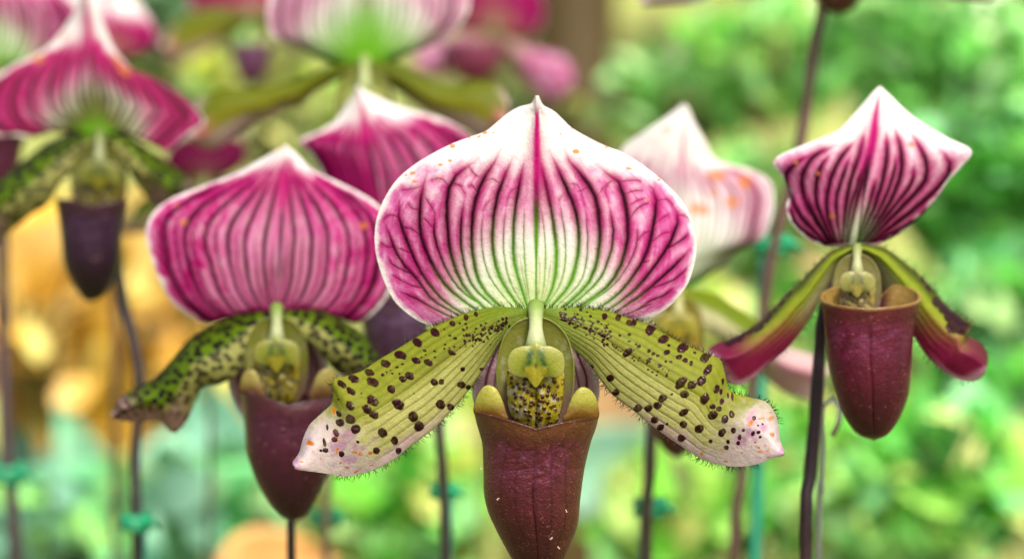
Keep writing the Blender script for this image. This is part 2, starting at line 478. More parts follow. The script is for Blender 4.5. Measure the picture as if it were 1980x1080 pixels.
# ------------------------------------------------------------------ petals
def petal(parent, top, bot, d, dyf, spots=(), oranges=(), style='spot', nt=320, ns=120, seed=3, name='petal', sc=1.0, nv=11,
          hairs=True, hair_px=15, nh=240, fold=0.42, thick=0.0006):
    TP = spline(top, nt); BT = spline(bot, nt)
    s = np.linspace(0, 1, ns)[:, None, None]
    t = np.linspace(0, 1, nt)
    if style in ('moss', 'pinktip', 'greenpink'):
        BT = BT + ((vn(t * 11, t * 0 + seed, 5) - .5) * 12 * sc * S(.1, .3, t) * (1 - S(.9, 1, t)))[:, None] * np.array([.4, 1.0])
    P = TP[None] * (1 - s) + BT[None] * s
    Sg, T = np.meshgrid(s[:, 0, 0], t, indexing='ij')
    X, Y = P[..., 0], P[..., 1]
    q = 1 / sc
    n1 = fbm(X / 25 * q, Y / 25 * q, seed); n2 = fbm(X / 6 * q, Y / 6 * q, seed + 2, 3)
    shp = X.shape + (3,)
    f = lambda c: np.broadcast_to(lin(c), shp)
    wob = 0.02 * (vn(T * 7, Sg * 3, seed) - .5)
    ph = (Sg + wob) * nv
    stripe = np.exp(-((ph - np.round(ph)) / 0.17) ** 2)
    ph2 = (Sg + wob) * nv * 2 + .5
    stripe2 = np.exp(-((ph2 - np.round(ph2)) / 0.22) ** 2) * .4
    st = np.maximum(stripe, stripe2)
    edge = np.minimum(Sg, 1 - Sg)
    if style == 'spot':
        C = mix(f((146, 152, 42)), f((206, 208, 112)), S(fold - .08, fold + .22, Sg) * .9)
        C = mix(C, f((228, 226, 150)), S(fold, fold + .2, Sg) * S(.1, .5, T) * .5)
        C = mix(C, f((98, 122, 12)), st * (0.9 - .75 * S(.2, .85, T)))
        C = mix(C, f((104, 140, 30)), (1 - S(0.02, .30, T)) * .75)
        C = mix(C, f((112, 112, 30)), np.exp(-((Sg - fold) / .05) ** 2) * (1 - S(.35, .6, T)) * .5)  # shadow of the crease painted along the fold
        low = S(.80, .97, Sg + .15 * (n1 - .5)) * S(.35, .6, T)
        tipm = S(.66, .86, T + .12 * (Sg - .5) + .20 * (n1 - .5))
        C = mix(C, f((222, 190, 196)), low * .8)
        C = mix(C, mix(f((240, 222, 224)), f((205, 140, 190)), S(.5, .75, n1) * .75), tipm * .93)
        C = mix(C, f((250, 236, 232)), tipm * S(.72, .98, Sg) * .8)
    elif style == 'moss':
        C = mix(f((92, 122, 0)), f((172, 172, 96)), S(fold, fold + .12, Sg) * .9)
        f1, f2 = voro(X / (21 * sc), Y / (17 * sc), seed)
        bl = 1 - S(.34, .44, f1 + .25 * (n2 - .5))
        C = mix(C, f((14, 4, 8)), bl * (1 - .15 * S(fold, fold + .1, Sg)))
        C = mix(C, f((42, 46, 4)), (1 - S(.05, .35, Sg)) * .6)
        C = mix(C, mix(f((206, 172, 164)), f((120, 70, 70)), S(.45, .7, n2)), S(.5, .7, Sg) * S(.55, .7, T) * .85)
        tipm = S(.78, .95, T + .1 * (n1 - .5))
        C = mix(C, mix(f((190, 150, 150)), f((70, 30, 44)), S(.4, .6, n2)), tipm * .85)
    elif style == 'maroon':
        C = mix(f((80, 92, 12)), f((150, 168, 40)), S(.12, .3, Sg))
        C = mix(C, f((204, 200, 140)), S(.42, .75, Sg) * (1 - S(.35, .6, T)))
        C = mix(C, f((72, 96, 10)), stripe * .35 * (1 - S(.3, .6, T)))
        C = mix(C, f((150, 92, 44)), S(.35, .6, T) * S(.3, .5, Sg) * .7)
        mg = S(.42, .85, T + .55 * (Sg - .5) + .12 * (n1 - .5))
        C = mix(C, f((158, 26, 84)), mg * .95)
        C = mix(C, f((110, 14, 58)), S(.7, .9, T) * (1 - S(.4, .7, Sg)) * .8)
        C = mix(C, f((240, 190, 214)), S(.90, .98, T + .16 * (Sg - .5)) * (1 - S(.1, .3, 1 - Sg) * .3) + S(.86, .97, Sg) * S(.6, .9, T))
    elif style == 'pinktip':
        C = mix(f((108, 120, 14)), f((152, 150, 30)), S(.2, .8, Sg))
        C = mix(C, f((70, 92, 6)), (1 - S(.1, .5, T)) * .5)
        C = mix(C, f((224, 196, 186)), S(.66, .9, Sg + .25 * (T - .5)) * S(.2, .5, T))
        C = mix(C, f((200, 120, 118)), S(.78, .92, T) * S(.2, .4, Sg) * (1 - S(.6, .8, Sg)))
        C = mix(C, f((226, 198, 190)), S(.90, .98, T) + S(.75, .9, T) * (1 - S(.05, .2, Sg)))
    elif style == 'pink':
        C = mix(f((226, 170, 200)), f((196, 70, 140)), S(.35, .65, n1) * .9)
        C = mix(C, f((150, 130, 60)), (1 - S(.05, .5, T)) * .8)
    elif style == 'greenpink':
        C = mix(f((118, 140, 22)), f((206, 206, 150)), S(.35, .6, Sg))
        C = mix(C, f((232, 200, 196)), S(.55, .72, T))
        C = mix(C, f((206, 120, 150)), S(.6, .75, T) * np.exp(-((Sg - .45) / .14) ** 2) * .7)
    C = C * (0.93 + .14 * n2[..., None])
    g = np.zeros(X.shape); dsp = np.zeros(X.shape)
    if len(oranges):
        om, _ = relspots(X, Y, oranges)
        C = mix(C, mix(f((244, 170, 30)), f((206, 110, 10)), n2), om * S(.25, .6, n2 * .5 + n1 * .5))
    if len(spots):
        mk, hg = relspots(X, Y, spots)
        mk = mk * (1 - .2 * S(.4, .8, n2)); C = mix(C, f((92, 60, 20)), S(.02, .5, mk) * .35); C = mix(C, f((50, 4, 20)), mk * .98)
        g = mk
        dsp = hg * PX * (0.14 + .34 * n1)
    rdg = (0.00010 * stripe * (1 - S(.6, .8, T)) + .0001 * (n1 - .5)) * S(.02, .2, T)
    dy = dyf(Sg, T) - dsp + rdg
    V = W(X, Y, d, dy)
    o = mesh(name, V, gridF(ns, nt), M_PETAL, parent, col=C, gloss=g, thick=thick)
    if hairs:
        HV, HF = [], []
        rr = random.Random(seed)
        cen = P[ns // 2]
        for k in range(nh):
            side = rr.random() < .55
            E = P[0] if side else P[-1]
            row = 0 if side else ns - 1
            i = int((rr.random() ** .9) * (nt * 0.90)) + 4
            i = min(i, nt - 3)
            tng = E[i + 2] - E[i - 2]; tng = tng / (np.linalg.norm(tng) + 1e-9)
            nrm = E[i] - cen[i]; nrm = nrm - tng * nrm.dot(tng); nrm /= (np.linalg.norm(nrm) + 1e-9)
            dr = nrm + tng * rr.gauss(0.1, .5)
            dr /= np.linalg.norm(dr)
            ln = hair_px * sc * rr.uniform(.45, 1.1)
            curl = tng * rr.gauss(0, .35)
            p3 = [E[i] + dr * ln * a + curl * ln * a * a for a in (-.05, .4, .75, 1.0)]
            dd = float(dy[row, i])
            ow = rr.gauss(0, .4) * ln * PX
            pts = np.array([W(p[0], p[1], d, dd - ow * a) for p, a in zip(p3, (0, .4, .75, 1))])
            v, fc, _ = tube_arr(pts, np.array([.55, .45, .32, .1]) * PX * max(sc, .8), 4)
            HF.append(fc + sum(len(x) for x in HV)); HV.append(v)
        HV = np.vstack(HV)
        mesh('margin_hair', HV, np.vstack(HF), M_HAIR, parent, col=np.tile(lin((30, 10, 14)), (len(HV), 1)), thick=0)
    return o

# ------------------------------------------------------------------ filled, domed pieces
def patch(parent, name, outline, d, dy0, dome, mat, colf, nr=30, na=90, center=None, thick=0.0006, p=1.0, gloss=0.3, relief=None, tilt=(0, 0)):
    O = spline(outline, na + 1, closed=True)[:-1]
    c = np.array(center, float) if center is not None else O.mean(0)
    r = np.linspace(0, 1, nr) ** 0.85
    r[0] = 0.001
    P = c + r[None, :, None] * (O[:, None] - c)
    X, Y = P[..., 0], P[..., 1]
    R = np.broadcast_to(r[None], X.shape)
    dy = dy0 - dome * (1 - R ** 2) ** p + tilt[0] * (X - c[0]) * PX + tilt[1] * (Y - c[1]) * PX
    C = colf(X, Y, R)
    if relief is not None:
        dy = dy + relief(X, Y, R)
    return mesh(name, W(X, Y, d, dy), gridF(na, nr, wrap=True), mat, parent, col=C, gloss=np.full(X.shape, gloss) if np.isscalar(gloss) else gloss(X, Y, R), thick=thick)

# ------------------------------------------------------------------ pouch
def pouch(parent, left, right, d, dyc, ratio=0.85, dip=30, cols=None, seed=5, na=120, nv=120, sc=1.0, veins=True, dust=0, backdrop=0.0, vee=1.0, flare=0.0, wrinkle=1.0):
    Lp, Rp = spline(left, nv), spline(right, nv)
    cx = (Lp[:, 0] + Rp[:, 0]) / 2; hw = abs(Rp[:, 0] - Lp[:, 0]) / 2; py = (Lp[:, 1] + Rp[:, 1]) / 2
    dyl = (Rp[:, 1] - Lp[:, 1]) / 2
    ph = np.linspace(0, 2 * np.pi, na, endpoint=False)        # 0 = right, pi/2 = front
    Cph, Sph = np.cos(ph)[:, None], np.sin(ph)[:, None]
    v = np.linspace(0, 1, nv)[None]
    front = np.clip(Sph, 0, 1)
    back = np.clip(-Sph, 0, 1)
    off = dip * ((1 - abs(Cph)) ** vee * (front > 0)) * (1 - S(0, .45, v)) + backdrop * back * S(.15, .55, abs(Cph)) * (1 - S(0, .4, v))
    X = cx[None] + hw[None] * Cph * (1 + flare * (1 - S(0, .08, v)))
    Y = py[None] + dyl[None] * Cph + off
    n1 = fbm(Cph * 3 + ph[:, None] * 2 + 0 * v, Y / 30 / sc, seed); n2 = fbm(X / 6 / sc, Y / 6 / sc, seed + 4, 4)
    n3 = fbm(X / 14 / sc + 3 * n1, Y / 9 / sc, seed + 8, 4)
    rm = hw[None] * PX * d / D0 * ratio * (1 + flare * (1 - S(0, .08, v)))
    wr = wrinkle * 0.00035 * sc * (n3 - .5) * S(.05, .14, v) * (1 - S(.28, .42, v)) * (1 - S(.5, .8, abs(Cph))) + 0.00012 * (n2 - .5)
    # a shallow furrow down the middle of the front
    fur = 0.0004 * sc * np.exp(-(Cph / .05) ** 2) * front * S(.05, .2, v)
    dy = dyc - (rm - wr - fur) * Sph
    c = cols or {}
    f = lambda k, dflt: np.broadcast_to(lin(c.get(k, dflt)), X.shape + (3,))
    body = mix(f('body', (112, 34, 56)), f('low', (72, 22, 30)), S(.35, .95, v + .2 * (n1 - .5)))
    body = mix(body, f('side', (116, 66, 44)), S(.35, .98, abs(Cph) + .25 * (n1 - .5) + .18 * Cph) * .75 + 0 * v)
    body = mix(body, f('painted_hi', (140, 66, 96)), np.exp(-((v - .24) / .13) ** 2) * S(.3, .7, n3) * front * .6)  # soft highlight painted across the upper front of the pouch
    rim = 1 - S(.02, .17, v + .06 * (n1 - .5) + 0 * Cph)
    body = mix(body, f('rim', (128, 78, 40)), rim * .85)
    body = mix(body, f('lip', (96, 44, 30)), (1 - S(.004, .02, v + 0 * Cph)) * .8)
    H = np.zeros(X.shape)
    if veins:
        for k, a0 in enumerate((-.62, -.34, 0.0, .36, .64)):
            dv = abs(Cph - a0 * (0.55 + .55 * np.sin(v * 3.0)) - .10 * (n1 - .5)) * hw[None]
            H = np.maximum(H, np.exp(-(dv / (1.8 * sc)) ** 2) * (front > 0) * S(.05, .15, v))
        body = mix(body, f('vein', (52, 12, 24)), H * (.5 if veins is True else veins))
    lining = c.get('lining')
    if lining is not None:
        body = mix(body, lin((92, 34, 40)), S(.3, .6, back + 0 * v) * (1 - S(.3, .5, abs(Cph))))
        body = mix(body, lin(lining), S(.05, .2, back + 0 * v) * (1 - S(.08, .25, v)) * S(.25, .55, abs(Cph)) + .6 * (1 - S(.006, .022, v + 0 * Cph)))
    body = body * (0.86 + .28 * n2[..., None])
    speck = (fbm(X / 1.7 / sc, Y / 1.7 / sc, seed + 30, 1) > .93) & (fbm(X / 30, Y / 30, seed + 31, 2) > .45)
    body = mix(body, f('speck', (230, 180, 150)), speck * .55)
    g = 0.35 + 0.3 * (n2 - .5)
    o = mesh('pouch', W(X, Y, d, dy), gridF(na, nv, wrap=True), M_POUCH, parent, col=body, gloss=g, thick=0.0007)
    return o, (cx, hw, py, rm)

# ------------------------------------------------------------------ stems and ties
STEMC = lin((52, 34, 34))
def stem(parent, pts, d, rpx=11, col=(52, 32, 34), name='stem', seg=14):
    """pts: (px, py, dy) from the flower downwards; carried on to the ground."""
    w = [W(x, y, d, z) for x, y, z in pts]
    last = w[-1].copy(); prev = w[-2]
    g = last + (last - prev) / np.linalg.norm(last - prev) * 0.01
    g = np.array([last[0] + (last[0] - prev[0]) * .5, last[1] + .01, -0.01])
    w.append((last * .6 + g * .4) + np.array([0.002, 0, 0])); w.append(g)
    w = np.array(w)
    r = np.full(len(w), rpx * PX * d / D0)
    r[0] *= .9; r[-1] *= 1.2
    q = spline(np.hstack([w, r[:, None]]), 90)
    V, F, _ = tube_arr(q[:, :3], q[:, 3] * (1 + .05 * np.sin(np.arange(90) * 1.7)), seg)
    C = np.tile(lin(col), (len(V), 1)) * (0.8 + .4 * vn(V[:, 2] * 900, V[:, 0] * 900, 4))[:, None]
    return mesh(name, V, F, M_STEM, parent, col=C)

M_TIE = plain_mat('green_tie_plastic', (0, 140, 92), rough=0.35, var=.15, scale=200, bump=.1, bd=.0005)
M_STAKE = plain_mat('green_stake_plastic', (30, 130, 100), rough=0.45, var=.2, scale=150, bump=.1, bd=.0005)
def tie(px, py, d, r_px, label, stake=None, tail=1):
    c = W(px, py, d)
    r = r_px * 1.3 * PX * d / D0
    t = thing('plant_tie', label, 'plant tie', tuple(c), 'green plant ties on the flower stems')
    a = np.linspace(0, 2 * np.pi, 20, endpoint=False)
    for k, dz in enumerate((-.35, .35)):
        ring = c + np.stack([r * 1.15 * np.cos(a), r * 1.1 * np.sin(a), dz * r + .18 * r * np.sin(a * 2 + k)], 1)
        tube('loop', ring, r * .42, M_TIE, t, seg=8, closed=True)
    tl = np.array([c + np.array([r * .9 * tail, -r * .9, 0]), c + np.array([r * 1.6 * tail, -r * 1.2, r * .1]), c + np.array([r * 2.3 * tail, -r * .8, -r * .5])])
    tube('twisted_end', tl, [r * .4, r * .32, r * .16], M_TIE, t, seg=8, n=8)
    return t
def stakef(px, py0, d, r_px, label, lean=0.0):
    a = W(px, py0, d); g = np.array([a[0] + lean, a[1] + .004, -.01])
    s = thing('plant_stake', label, 'plant stake', (g[0], g[1], 0))
    r = r_px * PX * d / D0
    tube('rod', np.array([a, a * .5 + g * .5, g]), r, M_STAKE, s, seg=10, n=12)
    tube('rounded_cap', np.array([a + [0, 0, r * 1.2], a + [0, 0, r * .8], a, a - [0, 0, r * 1.0]]), [r * .3, r * .9, r * 1.25, r * 1.2], M_STAKE, s, seg=10, n=10)
    return s

# ------------------------------------------------------------------ flower centre (column, shield, inner wall)
def centre(root, cx, cy, k, d, dy, tone=None):
    """Parts of the lip's throat, scaled by k around the joint (cx, cy); pattern as in the sharp flower."""
    X0, Y0 = 1036, 598
    def q(pts):
        return [((x - X0) * k + cx, (y - Y0) * k + cy) for x, y in pts]
    z = lambda X: (X - cx) / k + X0
    zy = lambda Y: (Y - cy) / k + Y0
    tn = (lambda c: c) if tone is None else (lambda c: mix(c, np.broadcast_to(lin(tone[:3]), c.shape), np.full(c.shape[:-1], tone[3])))
    # back wall of the throat
    def wc(X, Y, R):
        x, y = z(X), zy(Y)
        n = fbm(x / 12, y / 20, 2)
        c = mix(np.broadcast_to(lin((140, 146, 56)), X.shape + (3,)), lin((202, 200, 172)), S(.5, .9, n) * .6)
        c = mix(c, lin((120, 74, 86)), S(710, 790, y + 20 * (n - .5)) * .8)
        c = mix(c, lin((112, 118, 50)), S(0.75, 0.3, R) * .6)
        return tn(c)
    wall = q([(1000, 622), (975, 650), (963, 690), (960, 730), (966, 770), (978, 800), (1000, 826), (1040, 838), (1078, 826), (1097, 800), (1107, 765),
              (1110, 730), (1108, 690), (1096, 650), (1070, 622), (1036, 612)])
    patch(root, 'throat_wall', wall, d, dy - 0.0022 * k, -0.0016 * k, M_GREEN, wc, nr=50, na=140, gloss=.0, p=.6, thick=.0003)
    # spotted pad
    def pc(X, Y, R):
        x, y = z(X), zy(Y)
        n = fbm(x / 9, y / 9, 12); n2_ = fbm(x / 4, y / 4, 15)
        c = mix(np.broadcast_to(lin((206, 190, 40)), X.shape + (3,)), lin((232, 226, 190)), S(.54, .66, n + .1 * (n2_ - .5)) * .85)
        c = mix(c, lin((110, 100, 26)), np.exp(-((x - 1037) / 5) ** 2) * .7)
        f1, f2 = voro(x / 10.5, y / 10.5, 6)
        dot = (1 - S(.15, .22, f1)) * (vn(np.floor(x / 10.5) * 3.1, np.floor(y / 10.5) * 1.7, 2) > .0)
        c = mix(c, lin((74, 22, 26)), dot * .95)
        f1, f2 = voro(x / 5.5, y / 5.5, 16)
        c = mix(c, lin((98, 56, 30)), (1 - S(.10, .16, f1)) * .8)
        return tn(c)
    pad = q([(985, 715), (983, 745), (984, 775), (990, 800), (1003, 818), (1022, 828), (1040, 840), (1060, 826), (1076, 812), (1084, 780), (1088, 750), (1086, 715), (1060, 700), (1010, 700)])
    patch(root, 'spotted_pad', pad, d, dy - 0.0032 * k, 0.0035 * k, M_GREEN, pc, nr=46, na=140, gloss=.45, p=.8,
          relief=lambda X, Y, R: -0.0004 * k * (1 - S(.16, .26, voro(z(X) / 10.5, zy(Y) / 10.5, 6)[0])) + .0011 * k * np.exp(-((z(X) - 1037) / 6) ** 2))
    # column
    cc = W(*q([(1036, 600)])[0], d, dy)
    pts = [(1036, 592, .0), (1036, 604, -.002), (1036, 622, -.004), (1036, 640, -.0055), (1036, 656, -.0065), (1036, 672, -.0060), (1036, 684, -.003)]
    wpts = np.array([W(*q([(x, y)])[0], d, dy + zz * k) for x, y, zz in pts])
    rr = np.array([17, 15, 13, 14, 17.5, 21, 16]) * PX * k * d / D0
    qq = spline(np.hstack([wpts, rr[:, None]]), 36)
    V, F, _ = tube_arr(qq[:, :3], qq[:, 3], 24)
    hz = (V[:, 2] - V[:, 2].min()) / (np.ptp(V[:, 2]) + 1e-9)
    C = mix(np.broadcast_to(lin((150, 186, 70)), V.shape), lin((216, 228, 170)), np.exp(-((hz - .5) / .3) ** 2)); C = mix(C, lin((120, 160, 60)), S(.75, 1, hz) * .6)
    mesh('column', V, F, M_GREEN, root, col=tn(C), gloss=np.full(len(V), .45))
    # staminode shield
    def sc_(X, Y, R):
        x, y = z(X), zy(Y)
        n = fbm(x / 5, y / 5, 22)
        c = mix(np.broadcast_to(lin((158, 168, 48)), X.shape + (3,)), lin((186, 188, 96)), S(.6, 1.0, R) * .7)
        a = abs(x - 1036)
        dg = np.exp(-((a - (6 + (y - 672) * .28)) / 9) ** 2) * S(668, 684, y) * (1 - S(712, 722, y))
        c = mix(c, lin((44, 92, 16)), dg * (.75 + .8 * (n - .3)))
        cusp = S(704, 712, y) * (1 - S(18, 24, a))
        c = mix(c, lin((190, 182, 52)), cusp * .9)
        c = mix(c, lin((24, 26, 10)), np.exp(-((a / 3.4) ** 2 + ((y - 706) / 5) ** 2)))
        return tn(c)
    sh = q([(983, 705), (985, 690), (992, 678), (1008, 671), (1026, 670), (1036, 664), (1047, 670), (1064, 671), (1080, 678), (1088, 688), (1090, 704), (1088, 718), (1078, 727), (1062, 727),
            (1050, 728), (1042, 740), (1036, 748), (1029, 740), (1020, 728), (1006, 727), (992, 722)])
    patch(root, 'staminode_shield', sh, d, dy - 0.0082 * k, 0.0007 * k, M_GREEN, sc_, nr=44, na=150, gloss=.35, p=.9, thick=0.0008,
          center=q([(1036, 702)])[0], relief=lambda X, Y, R: .0002 * k * np.exp(-((z(X) - 1036) / 4) ** 2) * S(668, 700, zy(Y)))

def ear(root, outline, d, dy, side, col=(178, 178, 60), base=(128, 70, 20), k=1.0, by=None):
    ys = [p[1] for p in outline]
    y0, y1 = min(ys), max(ys)
    def cf(X, Y, R):
        n = fbm(X / 9, Y / 9, 5)
        c = mix(np.broadcast_to(lin(col), X.shape + (3,)), lin([min(255, x + 22) for x in col]), n)
        c = mix(c, lin(base), S(y0 + (y1 - y0) * .30, y0 + (y1 - y0) * .80, Y + 14 * (n - .5)) * .85)
        sp = voro(X / 4.2, Y / 4.2, 9)[0]
        return mix(c, lin((120, 90, 30)), (sp < .12) * .6)
    patch(root, 'pouch_ear', outline, d, dy, 0.0008 * k, M_GREEN, cf, nr=26, na=80, gloss=.15, p=.7, thick=.0009, tilt=(side * .25, .1))

# ================================================================== THE SETTING
def ground_bits():
    n = 90
    x = np.linspace(-12, 12, n); y = np.linspace(-3, 30, n)
    X, Y = np.meshgrid(x, y, indexing='ij')
    Z = 0.0 + 0.02 * (fbm(X * 2, Y * 2, 3) - .5)
    Z = np.where(Y < 1.2, 0.0, Z)
    o = mesh('ground', np.stack([X, Y, Z], -1), gridF(n, n), plain_mat('garden_soil', (92, 78, 54), rough=.9, var=.35, scale=14, bump=.8, bd=.02, col2=(128, 122, 66)))
    o['kind'] = 'structure'
    x = np.linspace(-8, 8, 140); t = np.linspace(0, 1, 80)
    X, T = np.meshgrid(x, t, indexing='ij')
    Y = 2.5 + 3.2 * T + .12 * (fbm(X * 3, T * 8, 8) - .5); Z = -.03 + 3.8 * T ** .9 + .18 * (fbm(X * 2.5, T * 7, 9) - .5)
    o = mesh('hillside', np.stack([X, Y, Z], -1), gridF(140, 80), plain_mat('mossy_bank', (92, 96, 40), rough=.9, var=.45, scale=9, bump=.8, bd=.03, col2=(160, 170, 92)))
    o['kind'] = 'structure'
ground_bits()

def leaf_arr(base, direc, up, L, w, droop=.25, nl=7):
    """One leaf blade: nl stations x 3 across, folded along the midrib. Returns vertices, faces."""
    t = np.linspace(0, 1, nl)
    wid = w * np.sin(np.pi * np.clip(t, .02, .985) ** .75) ** .9
    side = np.cross(direc, up); side /= np.linalg.norm(side) + 1e-9
    nrm = np.cross(side, direc)
    c = base + direc * (L * t)[:, None] - nrm * (droop * L * t ** 2)[:, None]
    l = c - side * wid[:, None] + nrm * (wid * .25)[:, None]
    r = c + side * wid[:, None] + nrm * (wid * .25)[:, None]
    V = np.stack([l, c, r], 1).reshape(-1, 3)
    a = np.arange(nl * 3).reshape(nl, 3)
    F = np.stack([a[:-1, :-1], a[1:, :-1], a[1:, 1:], a[:-1, 1:]], -1).reshape(-1, 4)
    return V, F

def shrub(name, label, cat, group, px, py, d, rx, ry, n, L, cols, seed, wr=.42, depth=None, upb=.5):
    """A leafy plant: stems from the soil and a cloud of separate blades round (px, py) at distance d."""
    r = np.random.default_rng(seed)
    c = W(px, py, d)
    k = PX * d / D0
    RX, RZ = rx * k, ry * k
    RY = depth or (RX + RZ) * .45
    t = thing(name, label, cat, (c[0], c[1], 0), group)
    VV, FF, CC = [], [], []; off = 0
    tips = []
    for i in range(n):
        while True:
            p = r.uniform(-1, 1, 3)
            if p @ p < 1: break
        pos = c + p * [RX, RY, RZ]
        dr = r.normal(0, 1, 3) + np.array([0, -.35, .1]); dr /= np.linalg.norm(dr)
        up = r.normal(0, .55, 3) + np.array([0, -.75, upb]); up /= np.linalg.norm(up)
        ll = L * r.uniform(.6, 1.25)
        V, F = leaf_arr(pos - dr * ll * .5, dr, up, ll, ll * wr * .5 * r.uniform(.8, 1.2), droop=r.uniform(.05, .4))
        col = lin(cols[r.integers(len(cols))]) * r.uniform(.4, 1.95)
        VV.append(V); FF.append(F + off); CC.append(np.tile(col, (len(V), 1))); off += len(V)
        if i % max(1, n // 10) == 0: tips.append(pos)
    mesh('foliage', np.vstack(VV), np.vstack(FF), M_LEAF, t, col=np.clip(np.vstack(CC), 0, .9))
    VV, FF = [], []; off = 0
    hub = np.array([c[0], c[1], max(.02, c[2] - RZ * .8)])
    segs = [np.array([[c[0], c[1], -.01], [c[0] + .003, c[1], hub[2] * .5], hub])]
    for tp in tips:
        segs.append(np.array([hub - [0, 0, .01], (hub + tp) / 2 + r.normal(0, .01, 3), tp]))
    for s_ in segs:
        q = spline(s_, 9)
        v, f, _ = tube_arr(q, np.linspace(.0022, .0009, 9) * (d / 1.2), 6)
        VV.append(v); FF.append(f + off); off += len(v)
    V = np.vstack(VV)
    mesh('stem', V, np.vstack(FF), M_STEM, t, col=np.tile(lin((96, 96, 50)), (len(V), 1)))
    return t

G1 = [(120, 205, 88), (90, 180, 60), (150, 225, 120), (60, 140, 40), (134, 214, 140)]
G2 = [(146, 216, 120), (120, 200, 96), (170, 230, 150), (92, 160, 66)]
G3 = [(70, 150, 50), (40, 100, 30), (104, 180, 80), (30, 76, 24)]
G4 = [(150, 210, 90), (180, 220, 110), (110, 190, 60)]
G5 = [(110, 160, 84), (140, 170, 100), (150, 150, 90)]
YG = [(178, 190, 80), (200, 205, 120), (150, 170, 60)]
shr = [
 # px, py, d, rx, ry, n, leaf, cols, where
 (1780, 90, 1.75, 250, 150, 210, .034, G2, 'upper right corner above the striped hooded orchid'),
 (1480, 110, 1.95, 190, 120, 120, .034, G4 + G2, 'behind the dark stem at the top, pale green and loose'),
 (1310, 190, 2.05, 170, 120, 90, .032, G5 + G2, 'behind the pale speckled sepal, thin and olive green'),
 (1900, 350, 1.55, 150, 190, 190, .034, G1 + G3, 'at the right edge beside the hooded sepal'),
 (1450, 400, 1.9, 160, 130, 80, .034, G5 + G2, 'between the pale sepal and the hooded sepal'),
 (1930, 640, 1.4, 130, 170, 190, .036, G1 + G3, 'at the right edge beside the pink tipped petal'),
 (1800, 920, 1.3, 190, 170, 230, .036, G1 + G4, 'in the lower right corner under the dark red pouch'),
 (1640, 1010, 1.5, 130, 120, 130, .034, G4 + G2, 'low down between the dark stem and the corner'),
 (1430, 900, 1.6, 170, 150, 150, .034, G4 + G1, 'below the pale petal tips of the sharp orchid'),
 (1640, 640, 1.9, 200, 140, 130, .034, G2 + G4, 'behind the dark red pouch on the right'),
 (1290, 980, 1.5, 120, 110, 90, .034, G4, 'low behind the tied stem right of the sharp pouch'),
 (780, 980, 1.45, 170, 130, 150, .036, G4 + G1 + YG, 'low between the two maroon pouches'),
 (880, 820, 1.8, 90, 120, 60, .036, YG + G4, 'yellowish, left of the sharp maroon pouch'),
 (500, 190, 1.7, 120, 120, 80, .036, YG + G5, 'yellowish, between the two blurred orchids at the top'),
 (640, 240, 1.9, 110, 100, 70, .036, YG + G4, 'pale, under the drooping petals at the top'),
 (330, 40, 2.0, 120, 70, 60, .04, [(80, 120, 80), (110, 140, 110), (60, 96, 50)], 'dull grey green, at the top behind the pink sepals'),
 (1010, 230, 2.0, 110, 120, 40, .036, [(60, 100, 90), (100, 110, 40), (70, 80, 30)], 'dark and sparse, behind the pointed tip of the sharp sepal'),
 (1380, 640, 1.7, 130, 90, 60, .034, YG + G2, 'pale, behind the green blurred petal'),
]
for i, (px, py, d, rx, ry, n, L, cols, wh) in enumerate(shr):
    d1 = .45 * d + .48; L = L * d1 / d * .88; d = d1; n = int(n * 1.35)
    shrub('leafy_shrub', 'blurred leafy shrub ' + wh, 'shrub', 'leafy shrubs behind the orchids', px, py, d, rx, ry, n, L, cols, 100 + i, wr=.62)

for i, (px, py, d, rx, ry, n, L, cols, wh) in enumerate([
 (110, 640, 1.16, 150, 210, 45, .030, [(214, 172, 70), (208, 160, 48), (216, 184, 104)], 'golden leaved, over the broad yellow leaves at the left edge'),
 (370, 640, 1.22, 110, 170, 45, .028, [(218, 178, 88), (210, 164, 66), (216, 188, 112)], 'golden leaved, behind the dark mottled petal of the pink orchid'),
 (120, 1000, 1.08, 190, 90, 90, .026, [(110, 190, 130), (70, 130, 90), (140, 200, 110), (130, 190, 160)], 'grey green, low in the lower left corner'),
 (420, 960, 1.12, 150, 120, 90, .026, [(110, 180, 120), (60, 130, 70), (150, 200, 140), (130, 190, 160)], 'grey green, low between the tied stem and the maroon pouch'),
 (60, 420, 1.3, 90, 60, 30, .03, [(190, 190, 90), (220, 200, 120)], 'olive yellow, under the upper left petal')]):
    shrub('leafy_shrub', 'blurred leafy shrub ' + wh, 'shrub', 'leafy shrubs behind the orchids', px, py, d, rx, ry, n, L, cols, 300 + i, wr=.7)

